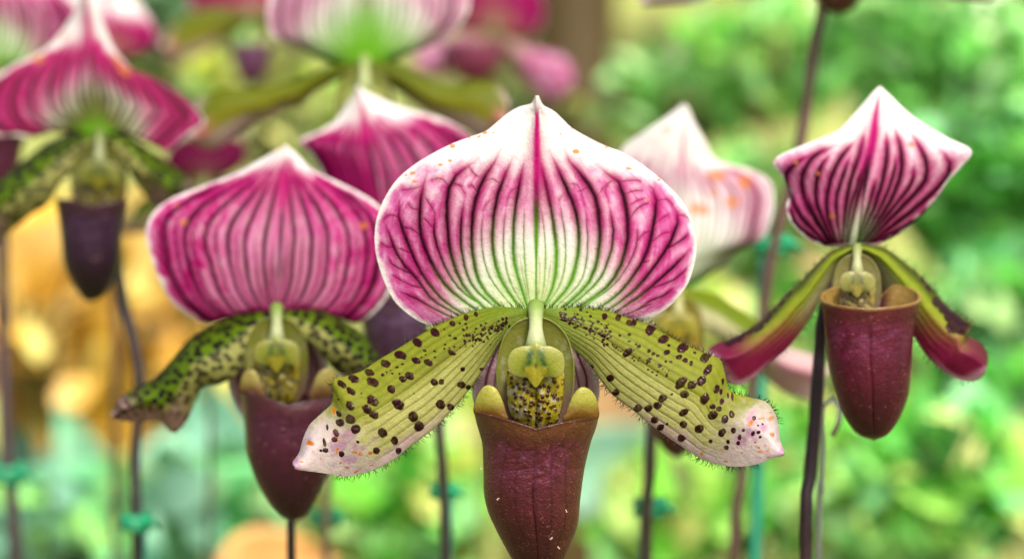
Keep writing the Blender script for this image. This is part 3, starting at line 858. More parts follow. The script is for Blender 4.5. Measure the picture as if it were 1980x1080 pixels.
# slim tree, dark and brown behind the pointed sepal
def tree():
    d = 2.15
    b = W(1085, 540, d)
    t = thing('garden_tree', 'dark brown blurred tree trunk behind the tip of the sharp sepal', 'tree', (b[0], b[1], 0))
    pts = np.array([[b[0] - .01, b[1], -.02], [b[0], b[1], .2], [b[0] + .012, b[1], .5], [b[0] - .005, b[1] + .02, .9], [b[0] + .02, b[1] + .03, 1.5]])
    q = spline(pts, 40)
    V, F, _ = tube_arr(q, np.linspace(.045, .025, 40) * (1 + .06 * np.sin(np.arange(40) * 2.1)), 16)
    mesh('trunk', V, F, M_STEM, t, col=np.tile(lin((66, 52, 16)), (len(V), 1)))
    r = np.random.default_rng(5)
    VV, FF = [], []; off = 0
    for i in range(500):
        p = r.normal(0, 1, 3); p /= np.linalg.norm(p); p *= r.uniform(.3, 1)
        dr = r.normal(0, 1, 3); dr /= np.linalg.norm(dr)
        v, f = leaf_arr(pts[-1] + p * [.4, .4, .3] + [0, 0, .1], dr, np.array([0, 0, 1.]), .06, .014)
        VV.append(v); FF.append(f + off); off += len(v)
    V = np.vstack(VV)
    mesh('crown', V, np.vstack(FF), M_LEAF, t, col=np.tile(lin((80, 120, 40)), (len(V), 1)))
tree()

# broad leaves traced in the photograph, on stalks from the soil
def broad_leaf_plant(name, label, cat, d, leaves, group=None, seed=1):
    r = np.random.default_rng(seed)
    cx = float(np.mean([l[0] for l in leaves]))
    b = W(cx, 1300, d)
    t = thing(name, label, cat, (b[0], b[1], 0), group)
    for (px, py, L, w, ang, c1, c2, dd) in leaves:
        a = math.radians(ang); k = PX * (d + dd) / D0
        nu, nv = 15, 30
        s = np.linspace(-1, 1, nu)[:, None]; tt = np.linspace(0, 1, nv)[None]
        wid = w * .5 * np.sin(np.pi * (np.clip(tt, .01, .99)) ** .8) ** .75
        ax = (tt - .5) * L
        X = px + ax * math.cos(a) - s * wid * math.sin(a)
        Y = py - ax * math.sin(a) - s * wid * math.cos(a)
        dy = dd + (abs(s) * -.12 * w * k) + .10 * L * k * (tt - .5) + .15 * L * k * (tt - .5) ** 2
        n = fbm(X / 30, Y / 30, int(px)); n2_ = fbm(X / 9, Y / 9, int(px) + 4)
        C = mix(np.broadcast_to(lin(c1), X.shape + (3,)), lin(c2), S(.35, .65, n * .6 + n2_ * .4))
        C = mix(C, lin(c2) * .75, np.exp(-(s / .06) ** 2) * .5 + 0 * tt)
        mesh('leaf', W(X, Y, d, dy), gridF(nu, nv), M_LEAF, t, col=C, thick=.0005)
        p0 = W(px - .47 * L * math.cos(a), py + .47 * L * math.sin(a), d, dd - .047 * L * k + .03 * L * k)
        g = np.array([b[0] + r.normal(0, .01), b[1] + r.normal(0, .01), -.01])
        tube('leaf_stalk', np.array([p0, p0 * .6 + g * .4 + [0, .01, 0], g]), [.0016, .002, .003], M_STEM, t, seg=8, n=16, col=lin((150, 150, 70)))
    return t
YA, YB, YC = (224, 188, 88), (224, 178, 46), (232, 208, 140)
broad_leaf_plant('yellow_leaf_plant', 'blurred plant with broad golden yellow leaves at the left edge', 'plant', 1.25, [
    (110, 700, 520, 300, -84, YC, YB, 0), (190, 760, 420, 210, -100, YA, YB, -.03), (30, 620, 420, 200, -76, YA, YC, .03),
    (90, 500, 300, 260, -70, (224, 196, 120), YC, .06)], 'broad yellow leaved plants', 1)
broad_leaf_plant('yellow_leaf_plant', 'blurred plant with pale golden leaves between the two left stems and the maroon pouch', 'plant', 1.35, [
    (330, 560, 480, 210, -86, YC, YA, 0), (420, 720, 340, 170, -70, YA, (250, 200, 90), .04), (300, 730, 360, 150, -95, (240, 200, 100), YC, .02)], 'broad yellow leaved plants', 2)
PE = (246, 202, 142)
broad_leaf_plant('faded_leaf_plant', 'blurred pale peach leaf right of the sharp maroon pouch', 'plant', 1.5, [
    (1190, 740, 330, 150, 80, (248, 214, 160), PE, 0), (1290, 850, 230, 70, 60, (224, 190, 120), PE, .03)], 'faded peach leaves', 3)
broad_leaf_plant('faded_leaf_plant', 'blurred rounded peach leaf at the bottom under the left maroon pouch', 'plant', .95, [
    (530, 1120, 250, 220, 20, (250, 206, 140), (244, 190, 110), 0)], 'faded peach leaves', 4)
broad_leaf_plant('faded_leaf_plant', 'blurred peach leaf behind the pink petal tip left of the dark right stem', 'plant', 1.6, [
    (1560, 600, 260, 120, 75, (240, 200, 160), (220, 180, 120), 0)], 'faded peach leaves', 5)
T1, T2, T3 = (84, 160, 124), (128, 186, 150), (52, 120, 92)
broad_leaf_plant('strap_leaf_plant', 'blurred plant with broad blue green leaves in the lower left corner', 'plant', 1.15, [
    (60, 1010, 420, 150, 60, T2, T1, 0), (180, 960, 380, 130, 110, (150, 220, 170), T2, -.02), (20, 940, 300, 120, 80, T2, T3, .03), (250, 1060, 360, 130, 40, T1, T2, .03)], 'strap leaved plants low behind the stems', 6)
broad_leaf_plant('strap_leaf_plant', 'blurred plant with pale blue green leaves left of the lower maroon pouch', 'plant', 1.2, [
    (430, 880, 360, 160, 110, (144, 204, 176), T1, 0), (350, 1000, 330, 120, 70, (120, 200, 120), T3, .03), (460, 1000, 330, 120, 30, T1, (60, 170, 110), -.02)], 'strap leaved plants low behind the stems', 7)
broad_leaf_plant('strap_leaf_plant', 'blurred plant with pale mint leaves left and right of the sharp pouch bottom', 'plant', 1.3, [
    (905, 960, 330, 110, 84, (170, 236, 170), (140, 226, 140), 0), (1180, 900, 300, 170, 20, (170, 216, 190), (140, 200, 170), .03), (1190, 1040, 260, 80, 88, (170, 236, 160), (140, 220, 120), 0),
    (1000, 880, 240, 120, 60, (150, 220, 150), (120, 200, 110), .05)], 'strap leaved plants low behind the stems', 8)

# ================================================================== THE FLOWERS
GRP = 'slipper orchids on tall dark stems'
def orchid(label, px, d):
    b = W(px, 540, d)
    return thing('slipper_orchid', label, 'orchid', (b[0], b[1] + .012, 0), GRP)

def z2(L): return [(560 + x / 3, 580 + y / 3, a / 3, b / 3, an) for x, y, a, b, an in L]
def z3(L): return [(1040 + x / 3, 580 + y / 3, a / 3, b / 3, an) for x, y, a, b, an in L]

# ---- A: the sharp flower --------------------------------------------------
A = orchid('sharp slipper orchid in the middle with wide veined sepal and spotted green petals', 1040, .5)
AR = [(1060, 611), (1100, 612), (1160, 612), (1200, 612), (1228, 619), (1252, 615.5), (1283, 598.6), (1309, 575), (1328, 548.6), (1339, 518), (1344.6, 488), (1344, 457), (1337, 427), (1322, 396), (1300, 370), (1270, 342),
      (1235, 316), (1200, 296), (1170, 285), (1135, 268), (1104, 250), (1087, 234), (1070, 218), (1050, 207), (1043.5, 198)]
AL = [(1015, 611), (960, 613), (900, 615), (865, 620), (839, 627), (817, 622.5), (791, 607), (765, 583), (748, 553), (735, 518), (727, 483), (726, 448), (732.6, 413.7), (748, 379), (769.6, 348), (800, 322), (835, 300.5),
      (874, 281), (909, 268), (939, 257), (961, 240), (983, 222), (1004, 210), (1026, 204), (1033, 197)]
fl = [(939, 260, 6, 3, -15), (927, 267, 5, 2.5, -30), (908, 269, 3, 2, 0), (876, 285, 6, 4, 0), (871, 312, 4, 2.5, 0), (853, 320, 5, 2.5, 0), (800, 336, 7, 3, -15), (803, 352, 5, 3, 0), (955, 259, 3, 2, 0),
      (1113, 294, 7, 5, 10), (1215, 327, 7, 2.5, 5), (1171, 287.5, 4, 2, 0), (1259, 331, 4, 2, 20), (1272, 342, 3, 2, 0), (1273, 349, 3, 2.5, 0), (1104, 251, 3, 1.5, 0), (850, 345, 3, 2, 0), (812, 311, 3, 2, 0), (786, 340, 4, 2, 0), (1083, 260, 2, 2, 0), (1252, 385, 4, 2, 0)]
def dyA(U, T, m):
    return .004 + .006 * m + .0045 * np.abs(U) ** 3 + .0008 * (1 - np.exp(-(U / .12) ** 2)) * S(.1, .5, T) * (1 - S(.9, 1, T)) + .0009 * np.sin(T * 9 + U * 3) * np.abs(U) - .0008 * S(.93, 1, T)
def tl(w, *p): return [w] + [(720 + x / 3, 280 + y / 3) for x, y in p]
def tr_(w, *p): return [w] + [(1030 + x / 3, 280 + y / 3) for x, y in p]
TRA = [tl(3.6, (905, 960), (860, 820), (828, 700), (818, 550), (825, 400), (850, 250), (872, 140), (885, 80)), tl(3.8, (870, 965), (780, 840), (725, 730), (700, 600), (700, 450), (720, 320), (760, 200), (800, 110), (815, 70)),
       tl(3.8, (780, 970), (660, 860), (610, 760), (580, 620), (578, 450), (600, 320), (650, 190), (710, 100), (745, 30)), tl(3.8, (690, 985), (560, 860), (500, 760), (455, 620), (435, 450), (440, 280), (480, 190), (560, 125), (615, 85)),
       tl(3.5, (650, 985), (560, 930), (440, 830), (370, 730), (310, 610), (278, 480), (280, 330), (300, 230), (325, 160)), tl(3.0, (580, 995), (500, 965), (400, 890), (310, 780), (240, 650), (185, 510), (155, 420), (160, 340), (155, 285)),
       tl(2.7, (540, 1005), (440, 955), (340, 890), (260, 780), (180, 690), (135, 610), (90, 500), (70, 430)), tl(2.5, (500, 1010), (430, 985), (340, 940), (250, 890), (150, 850)),
       tl(2.1, (922, 960), (895, 800), (880, 620), (878, 450), (882, 350)), tl(1.4, (910, 960), (880, 800), (862, 700), (858, 640)), tl(2.3, (890, 960), (800, 800), (765, 650), (762, 480), (780, 350)), tl(2.3, (830, 965), (700, 800), (645, 660), (632, 500), (645, 380)),
       tl(2.9, (740, 970), (600, 840), (540, 720), (515, 560), (520, 400), (540, 290)), tl(2.6, (680, 960), (520, 850), (420, 700), (360, 520), (365, 420), (360, 350)),
       tl(1.9, (270, 770), (180, 730), (110, 690), (90, 640)), tl(1.9, (300, 840), (210, 810), (100, 750)), tl(1.7, (240, 650), (200, 620), (150, 600)), tl(1.6, (270, 520), (230, 490), (190, 480), (150, 430)), tl(1.6, (275, 380), (230, 370), (200, 330)),
       tl(1.7, (360, 500), (330, 460), (290, 420)), tl(1.5, (365, 400), (330, 340), (300, 300)), tl(1.8, (130, 600), (80, 590), (40, 560)), tl(1.6, (70, 430), (110, 410), (155, 425)), tl(1.5, (440, 290), (470, 230), (540, 250)), tl(1.5, (540, 290), (500, 240), (450, 250)),
       tl(1.5, (610, 290), (580, 240), (550, 250)), tl(1.4, (640, 230), (690, 200), (740, 230)), tl(1.4, (640, 380), (680, 330), (740, 290)), tl(1.4, (780, 350), (800, 280), (850, 240)), tl(1.3, (440, 240), (400, 200), (330, 210)), tl(1.3, (560, 130), (600, 180), (650, 190)), tl(1.3, (300, 240), (230, 260), (160, 270)),
       tr_(3.8, (50, 960), (110, 840), (135, 700), (130, 550), (110, 400), (75, 250), (50, 130), (40, 50)), tr_(3.9, (80, 965), (190, 850), (240, 740), (265, 600), (260, 450), (225, 320), (170, 200), (120, 90), (95, 40)),
       tr_(4.0, (150, 970), (300, 830), (360, 720), (385, 580), (385, 430), (355, 290), (290, 190), (220, 110), (180, 30)), tr_(3.9, (220, 970), (400, 850), (490, 740), (540, 600), (550, 450), (525, 300), (490, 210), (430, 170), (370, 120)),
       tr_(3.3, (330, 985), (500, 860), (600, 730), (670, 600), (700, 450), (715, 330), (690, 250), (640, 215)), tr_(3.1, (390, 990), (580, 850), (690, 720), (770, 610), (830, 480), (840, 410), (800, 340)), tr_(2.9, (480, 970), (640, 860), (720, 790), (800, 720), (880, 640), (910, 600)),
       tr_(2.3, (600, 955), (680, 905), (760, 870), (830, 820)), tr_(2.1, (700, 830), (800, 790), (870, 740), (900, 700)), tr_(2.3, (760, 620), (820, 580), (880, 540), (900, 500)), tr_(1.9, (520, 990), (560, 975), (640, 940), (700, 920)),
       tr_(2.1, (40, 950), (65, 800), (72, 640), (60, 450), (45, 350)), tr_(1.4, (50, 940), (90, 780), (100, 660)), tr_(1.3, (28, 940), (40, 760), (38, 640)), tr_(2.3, (60, 960), (150, 830), (185, 700), (185, 530), (165, 400), (155, 320)), tr_(2.3, (110, 965), (260, 820), (310, 680), (315, 500), (300, 350)),
       tr_(2.7, (190, 965), (370, 800), (440, 660), (467, 520), (450, 400), (435, 330)), tr_(2.1, (270, 960), (450, 830), (540, 720), (600, 590), (605, 480), (605, 440)),
       tr_(1.6, (560, 440), (590, 390), (640, 350), (690, 340)), tr_(1.6, (690, 500), (730, 440), (800, 400)), tr_(1.7, (690, 570), (750, 520), (810, 510)), tr_(1.6, (540, 370), (600, 330), (660, 310)), tr_(1.4, (380, 290), (430, 230), (470, 210)), tr_(1.4, (300, 350), (260, 240), (200, 230)),
       tr_(1.4, (340, 240), (300, 260), (250, 280)), tr_(1.5, (530, 290), (590, 270), (650, 270)), tr_(1.4, (435, 330), (420, 270), (450, 220)), tr_(1.6, (560, 770), (620, 700), (690, 670)), tr_(1.6, (610, 560), (640, 520), (690, 500)), tr_(1.5, (840, 410), (890, 420), (910, 460)), tr_(1.3, (720, 330), (770, 320), (820, 360)),
       tr_(1.3, (155, 320), (190, 270), (220, 300)), tr_(1.3, (500, 220), (560, 210), (640, 215))]
sepal(A, AL, AR, (1036, 607), (1038.4, 185.5), .5, dyA, nu=620, nt=460, flecks=fl, seed=3, thick=.0007, vein=1.0, traced=TRA)

LT = [(1034, 597), (1000, 596.5), (960, 595), (913, 604), (887, 612), (843, 632), (803, 655), (767, 677), (733, 697), (703, 717), (673, 728), (646, 735), (646, 757), (643, 780), (623, 800), (602, 820), (589, 847), (581, 875), (569, 893), (570, 899)]
LB = [(1030, 612), (1003, 627), (977, 647), (960, 668), (937, 707), (910, 747), (877, 787), (837, 827), (793, 860), (760, 887), (720, 907), (670, 919), (627, 913), (593, 908), (575, 905), (570, 901)]
spL = z2([(845, 190, 32, 21, 40), (745, 250, 32, 20, 35), (645, 322, 36, 22, 20), (558, 372, 33, 20, 25), (465, 424, 31, 18, 12), (373, 460, 33, 20, 25), (305, 492, 30, 16, 38), (357, 532, 30, 16, 42), (485, 478, 43, 21, 25), (735, 354, 28, 16, 20),
    (806, 363, 26, 17, 28), (697, 440, 28, 20, 35), (658, 460, 22, 17, 25), (940, 304, 23, 13, 25), (590, 518, 25, 19, 45), (483, 583, 35, 25, 35), (630, 603, 36, 24, 35), (352, 612, 27, 20, 50), (448, 632, 26, 19, 30), (487, 662, 26, 19, 25),
    (715, 672, 28, 26, 70), (750, 727, 28, 26, 70), (541, 765, 29, 23, 55), (353, 690, 27, 22, 50), (382, 745, 25, 23, 10), (296, 710, 22, 21, 0), (290, 660, 19, 14, 60), (271, 770, 20, 14, 60), (606, 810, 27, 19, 75), (502, 868, 22, 18, 60),
    (300, 888, 14, 14, 0), (395, 818, 7, 7, 0), (260, 806, 14, 12, 0), (203, 825, 22, 8, 80), (208, 868, 16, 12, 0), (222, 740, 20, 6, 88), (838, 473, 20, 17, 20), (879, 471, 14, 14, 0), (1003, 398, 13, 12, 0), (1110, 396, 14, 9, 0),
    (995, 487, 26, 18, 20), (1034, 503, 14, 12, 0), (873, 600, 27, 23, 45), (930, 615, 20, 17, 60), (630, 870, 18, 13, 110), (1025, 105, 20, 13, 75), (1085, 87, 18, 11, 75), (948, 142, 19, 16, 20), (543, 437, 9, 8, 0), (625, 393, 11, 7, 0),
    (657, 376, 9, 5, 0), (598, 430, 7, 5, 0), (588, 411, 6, 4, 0), (565, 421, 5, 4, 0), (787, 297, 11, 6, 10), (843, 299, 8, 6, 0), (640, 430, 6, 6, 0), (1025, 143, 10, 8, 0), (990, 140, 7, 6, 0), (963, 226, 10, 7, 0), (932, 210, 8, 6, 0),
    (1010, 175, 9, 6, 0), (1033, 205, 11, 9, 0), (905, 262, 8, 5, 0), (720, 540, 5, 4, 0), (418, 544, 5, 4, 0), (1163, 255, 6, 5, 0), (1220, 250, 8, 7, 0), (900, 175, 6, 5, 0), (290, 575, 6, 6, 0), (180, 870, 7, 6, 0), (150, 690, 5, 5, 0)])
orL = z2([(125, 832, 24, 16, 10), (262, 645, 26, 10, 80), (270, 800, 12, 22, 0), (278, 870, 12, 20, 0), (378, 878, 18, 10, 10), (412, 886, 16, 12, 0), (468, 882, 14, 9, 0), (138, 878, 9, 7, 0), (180, 915, 8, 8, 0), (390, 985, 26, 6, -30), (292, 940, 7, 7, 0),
    (330, 965, 20, 5, 10), (480, 950, 22, 5, -10), (525, 905, 12, 4, 0), (75, 940, 12, 6, 0), (190, 690, 10, 5, 0), (292, 1010, 8, 5, 0), (440, 700, 10, 6, 0)])
r = random.Random(4)
for k in range(95):      # fine dots near the joint, in rows along the veins
    t_ = r.uniform(0, 1); X = 1000 + 260 * t_ ; Y = 235 - 105 * t_ + r.gauss(0, 34) * (1.15 - .75 * t_)
    a = r.uniform(2.4, 6.5)
    spL += z2([(X, Y, a * 1.2, a, 0)])
for k in range(26):
    X = r.uniform(760, 1300); Y = 330 - (X - 760) * .37 + r.gauss(0, 14); spL += z2([(X, Y, r.uniform(3, 6), r.uniform(3, 4.5), 0)])
def dyPL(s, T):
    return -.0005 - .005 * T + (.0085 * np.clip(.42 - s, 0, 1) ** 1.5 * 2.2 + .0045 * np.clip(s - .42, 0, 1) ** 2 * 1.5) * S(0, .25, T) + .0016 * np.sin(T * 7 + s * 2) * S(.3, 1, T) - .003 * S(.78, 1, T) * s
petal(A, LT, LB, .5, dyPL, spots=spL, oranges=orL, nt=620, ns=260, seed=3, nh=420)

RT = [(1040, 596.5), (1075, 596.5), (1123, 597), (1173, 603), (1217, 617), (1257, 630), (1293, 652), (1330, 670), (1360, 683), (1390, 695), (1399, 720), (1405, 747), (1417, 761), (1450, 770), (1477, 777), (1493, 793), (1502, 818), (1505, 848), (1513, 869), (1515, 874)]
RB = [(1044, 612), (1056, 623), (1083, 650), (1113, 677), (1140, 702), (1163, 733), (1187, 763), (1227, 793), (1253, 815), (1287, 840), (1327, 867), (1360, 887), (1400, 898), (1433, 900), (1467, 895), (1493, 883), (1507, 880), (1515, 877)]
spR = z3([(157, 58, 7, 6, 0), (247, 60, 9, 9, 0), (283, 76, 7, 6, 0), (303, 100, 9, 9, 0), (320, 62, 6, 5, 0), (385, 98, 19, 15, 110), (465, 105, 25, 15, 110), (530, 138, 20, 18, 20), (556, 136, 20, 16, 110), (650, 175, 38, 25, -55), (725, 232, 38, 22, -25),
    (840, 280, 38, 25, -35), (745, 308, 21, 14, -30), (815, 335, 20, 13, -25), (852, 354, 15, 13, -40), (887, 372, 16, 9, -75), (908, 310, 9, 8, 0), (970, 335, 36, 24, -40), (520, 304, 28, 18, -40), (566, 260, 7, 6, 0), (583, 272, 11, 8, 0), (530, 204, 10, 9, 0),
    (640, 298, 10, 9, 0), (668, 315, 10, 9, 0), (693, 326, 10, 9, 0), (645, 345, 17, 7, -30), (705, 382, 10, 9, 0), (740, 360, 6, 6, 0), (768, 362, 11, 9, 0), (757, 268, 9, 8, 0), (473, 209, 6, 6, 0), (527, 243, 9, 5, 0), (830, 480, 38, 22, -50), (895, 492, 25, 20, 0),
    (948, 470, 28, 22, -40), (985, 408, 36, 18, -60), (852, 545, 26, 19, -12), (967, 573, 32, 20, -60), (1033, 517, 26, 14, -72), (1066, 472, 20, 8, -85), (1057, 533, 18, 8, -80), (1062, 588, 18, 12, 100), (1098, 555, 20, 6, 85), (1125, 565, 26, 7, 85),
    (1012, 617, 15, 14, 0), (1048, 632, 16, 14, 60), (1013, 667, 28, 22, -45), (1084, 690, 21, 18, 100), (1123, 663, 20, 14, 80), (1069, 763, 25, 17, -60), (1134, 752, 14, 12, 80), (938, 742, 26, 22, -30), (845, 718, 21, 18, 0), (848, 648, 29, 16, -35),
    (725, 567, 27, 18, -35), (695, 607, 20, 18, 0), (643, 625, 20, 19, 0), (583, 624, 25, 20, -40), (679, 690, 21, 17, 0), (713, 735, 21, 15, -25), (835, 795, 22, 19, 0), (752, 713, 8, 7, 0), (777, 545, 7, 5, 0), (422, 448, 21, 18, -20), (456, 530, 21, 17, -30),
    (316, 382, 13, 11, 0), (1003, 813, 11, 10, 0), (1103, 817, 12, 9, 80), (1094, 850, 12, 11, 0), (1170, 790, 15, 9, 100), (1162, 825, 11, 8, 80), (1192, 752, 8, 7, 0), (1252, 686, 11, 9, 70), (1248, 770, 15, 8, 110), (1280, 765, 9, 7, 0), (1290, 792, 7, 6, 0),
    (640, 402, 6, 4, 0), (665, 417, 6, 4, 0), (690, 434, 6, 4, 0), (560, 350, 4, 4, 0), (380, 205, 15, 10, 10), (416, 187, 10, 7, 0), (349, 130, 8, 6, 0), (393, 152, 8, 5, 0), (420, 215, 6, 6, 0), (1078, 370, 10, 7, 0), (1300, 720, 5, 5, 0), (1275, 728, 5, 5, 0)])
orR = z3([(1345, 690, 26, 12, -35), (1352, 782, 14, 13, 0), (1235, 712, 24, 12, -50), (1290, 690, 20, 6, -10), (1072, 860, 12, 14, 0), (955, 885, 14, 10, 0), (1185, 880, 10, 8, 0), (1275, 850, 16, 8, 20), (1300, 875, 24, 8, 0), (1335, 868, 16, 7, -30),
    (1240, 850, 5, 8, 0), (1262, 822, 9, 6, 0), (1345, 655, 9, 5, 0), (1150, 935, 16, 5, 0), (1220, 925, 18, 5, 10), (1090, 930, 16, 5, 0), (1160, 545, 14, 5, 20), (1340, 905, 10, 4, 0), (745, 225, 14, 7, 0), (1320, 840, 8, 5, 0)])
for k in range(110):
    t_ = r.uniform(0, 1); X = 130 + 280 * t_; Y = 95 + 95 * t_ + r.gauss(0, 30) * (.3 + .8 * t_)
    a = r.uniform(2.6, 6.5); spR += z3([(X, Y, a * 1.2, a, 0)])
for k in range(40):
    X = r.uniform(280, 760); Y = 200 + (X - 280) * .46 + r.gauss(0, 14); spR += z3([(X, Y, r.uniform(3, 6), r.uniform(3, 4.5), 0)])
petal(A, RT, RB, .5, dyPL, spots=spR, oranges=orR, nt=620, ns=260, seed=6, nh=460)

# ventral sepal behind the pouch: striped tips show either side
def synsepal(root, cx, cy, w, h, d, dy, seed=1, **kw):
    L = [(cx - w * .30, cy + 10), (cx - w * .62, cy + h * .35), (cx - w * .60, cy + h * .62), (cx - w * .30, cy + h * .9)]
    R = [(2 * cx - x, y) for x, y in L]
    return sepal(root, L, R, (cx, cy), (cx, cy + h), d, lambda U, T, m: dy + .004 * m - .001 * U * U, nu=150, nt=110, name='ventral_sepal', seed=seed, green=.5, white_top=1.1, mexp=1.0, vein=.5, mains=(.2, .5, .8), seconds=(.35, .65), tg0=.1, **dict(dict(pink=.35), **kw))
synsepal(A, 1036, 612, 190, 300, .5, .010)
centre(A, 1036, 598, 1.0, .5, 0)
PLs = [(920, 796), (925, 818), (931, 838), (936, 860), (938, 905), (939, 950), (946, 985), (959, 1015), (976, 1048), (994, 1080), (1012, 1102), (1040, 1116)]
PRs = [(1154, 806), (1149, 826), (1142, 845), (1137, 862), (1127, 904), (1119, 962), (1114, 1010), (1101, 1048), (1087, 1080), (1068, 1104), (1040, 1116)]
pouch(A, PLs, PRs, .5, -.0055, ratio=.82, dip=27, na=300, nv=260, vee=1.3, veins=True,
      cols=dict(body=(112, 38, 52), low=(64, 20, 24), side=(116, 62, 44), rim=(132, 84, 42), painted_hi=(156, 78, 118)))
ear(A, [(920, 797), (921, 780), (928, 762), (937, 750), (946, 747), (957, 753), (967, 772), (976, 800), (978, 812), (955, 812), (935, 806)], .5, -.0085, -1, by=800)
ear(A, [(1092, 812), (1096, 800), (1104, 780), (1113, 762), (1122, 752), (1130, 751), (1141, 757), (1150, 772), (1154, 790), (1153, 806), (1130, 812)], .5, -.0085, 1)
stem(A, [(1040, 640, .012), (1052, 760, .020), (1056, 900, .018), (1056, 1060, .014)], .5, rpx=10)
# dust and lint caught on the pouch
V_, F_ = [], []; off = 0
for (x, y, l) in [(963, 964, 2.5), (1095, 987, 3), (972, 868, 2), (1066, 1040, 3), (1099, 868, 2), (1080, 1058, 3), (930, 905, 1.5)]:
    hw = 95; dy_ = -.0055 - 95 * PX * .82 * math.sqrt(max(0.05, 1 - ((x - 1036) / hw) ** 2)) - .0005
    a = r.uniform(0, 3.1)
    q = spline([tuple(W(x + l * u * math.cos(a), y + l * u * math.sin(a) + 2 * math.sin(u * 4), .5, dy_ - .0002)) for u in (-1, -.3, .4, 1)], 8)
    v, f, _ = tube_arr(q, np.full(8, .00005), 5); V_.append(v); F_.append(f + off); off += len(v)
V_ = np.vstack(V_)
mesh('lint', V_, np.vstack(F_), M_HAIR, A, col=np.tile(lin((220, 205, 190)), (len(V_), 1)))

# ---- B: pink flower left of the sharp one ------------------------------------
dB = .565
B = orchid('pink slipper orchid left of the sharp one, with twisted dark mottled petals', 545, dB)
BL = [(500, 603), (447, 610), (402, 624), (372, 613), (335, 585), (312, 547), (294, 502), (283, 450), (297, 412), (335, 384), (395, 360), (455, 337), (500, 313), (530, 296), (545, 288)]
BR = [(565, 606), (620, 608), (660, 614), (693, 622), (727, 600), (752, 565), (764, 520), (766, 460), (755, 424), (735, 402), (705, 380), (650, 352), (605, 330), (575, 300), (560, 288)]
sepal(B, BL, BR, (535, 612), (552, 281), dB, lambda U, T, m: .006 + .012 * m + .006 * np.abs(U) ** 2.5, nu=360, nt=260, seed=12, green=.3, wash=.03, low=.42, tg0=.14, basecol=(96, 60, 50), pink=1.0, halo=.62, vein=.95, sc=.85, white_top=.97,
      flecks=[(356, 430, 8, 6, 0), (702, 437, 9, 7, 0), (342, 398, 6, 3, 0)])
fold_f = lambda s, T: -.004 * T + .012 * np.clip(.42 - s, 0, 1) ** 1.4 * 2 + .006 * np.clip(s - .42, 0, 1) ** 2 + .002 * np.sin(T * 6 + s * 3)
petal(B, [(530, 603), (500, 604), (462, 612), (425, 624), (373, 652), (345, 682), (318, 715), (297, 735), (262, 752), (236, 770), (221, 788), (216, 802)],
      [(532, 618), (505, 640), (482, 680), (462, 722), (430, 742), (392, 748), (380, 768), (360, 810), (335, 832), (310, 812), (262, 816), (218, 806)],
      dB, fold_f, style='moss', nt=220, ns=100, seed=21, sc=.8, nh=90, hair_px=12)
petal(B, [(538, 603), (575, 600), (620, 604), (665, 624), (705, 652), (730, 690), (748, 740), (760, 800)], [(540, 618), (575, 640), (612, 670), (650, 712), (690, 735), (715, 780), (735, 812), (758, 806)],
      dB, fold_f, style='moss', nt=200, ns=90, seed=22, sc=.8, hairs=False)
centre(B, 535, 600, .80, dB, 0, tone=(110, 110, 30, .25))
PB = dict(body=(104, 34, 66), low=(58, 14, 34), side=(86, 28, 50), rim=(108, 56, 60), lip=(84, 36, 44), painted_hi=(120, 66, 98))
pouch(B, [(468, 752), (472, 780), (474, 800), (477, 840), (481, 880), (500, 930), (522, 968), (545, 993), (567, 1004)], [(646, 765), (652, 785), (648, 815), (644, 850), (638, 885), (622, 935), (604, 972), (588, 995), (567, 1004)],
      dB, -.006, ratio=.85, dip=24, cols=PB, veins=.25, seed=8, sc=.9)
ear(B, [(468, 756), (468, 740), (474, 722), (484, 716), (494, 722), (504, 745), (510, 768), (488, 768)], dB, -.009, -1, col=(160, 148, 66), base=(110, 60, 40), k=.8)
ear(B, [(600, 770), (606, 748), (618, 722), (632, 714), (643, 720), (648, 742), (648, 766), (620, 772)], dB, -.009, 1, col=(160, 148, 66), base=(110, 60, 40), k=.8)
synsepal(B, 538, 612, 150, 250, dB, .010, seed=5, wash=.2)
stem(B, [(548, 640, .012), (560, 780, .024), (564, 900, .024), (568, 1000, .022), (563, 1080, .020)], dB, rpx=9, col=(34, 28, 32))

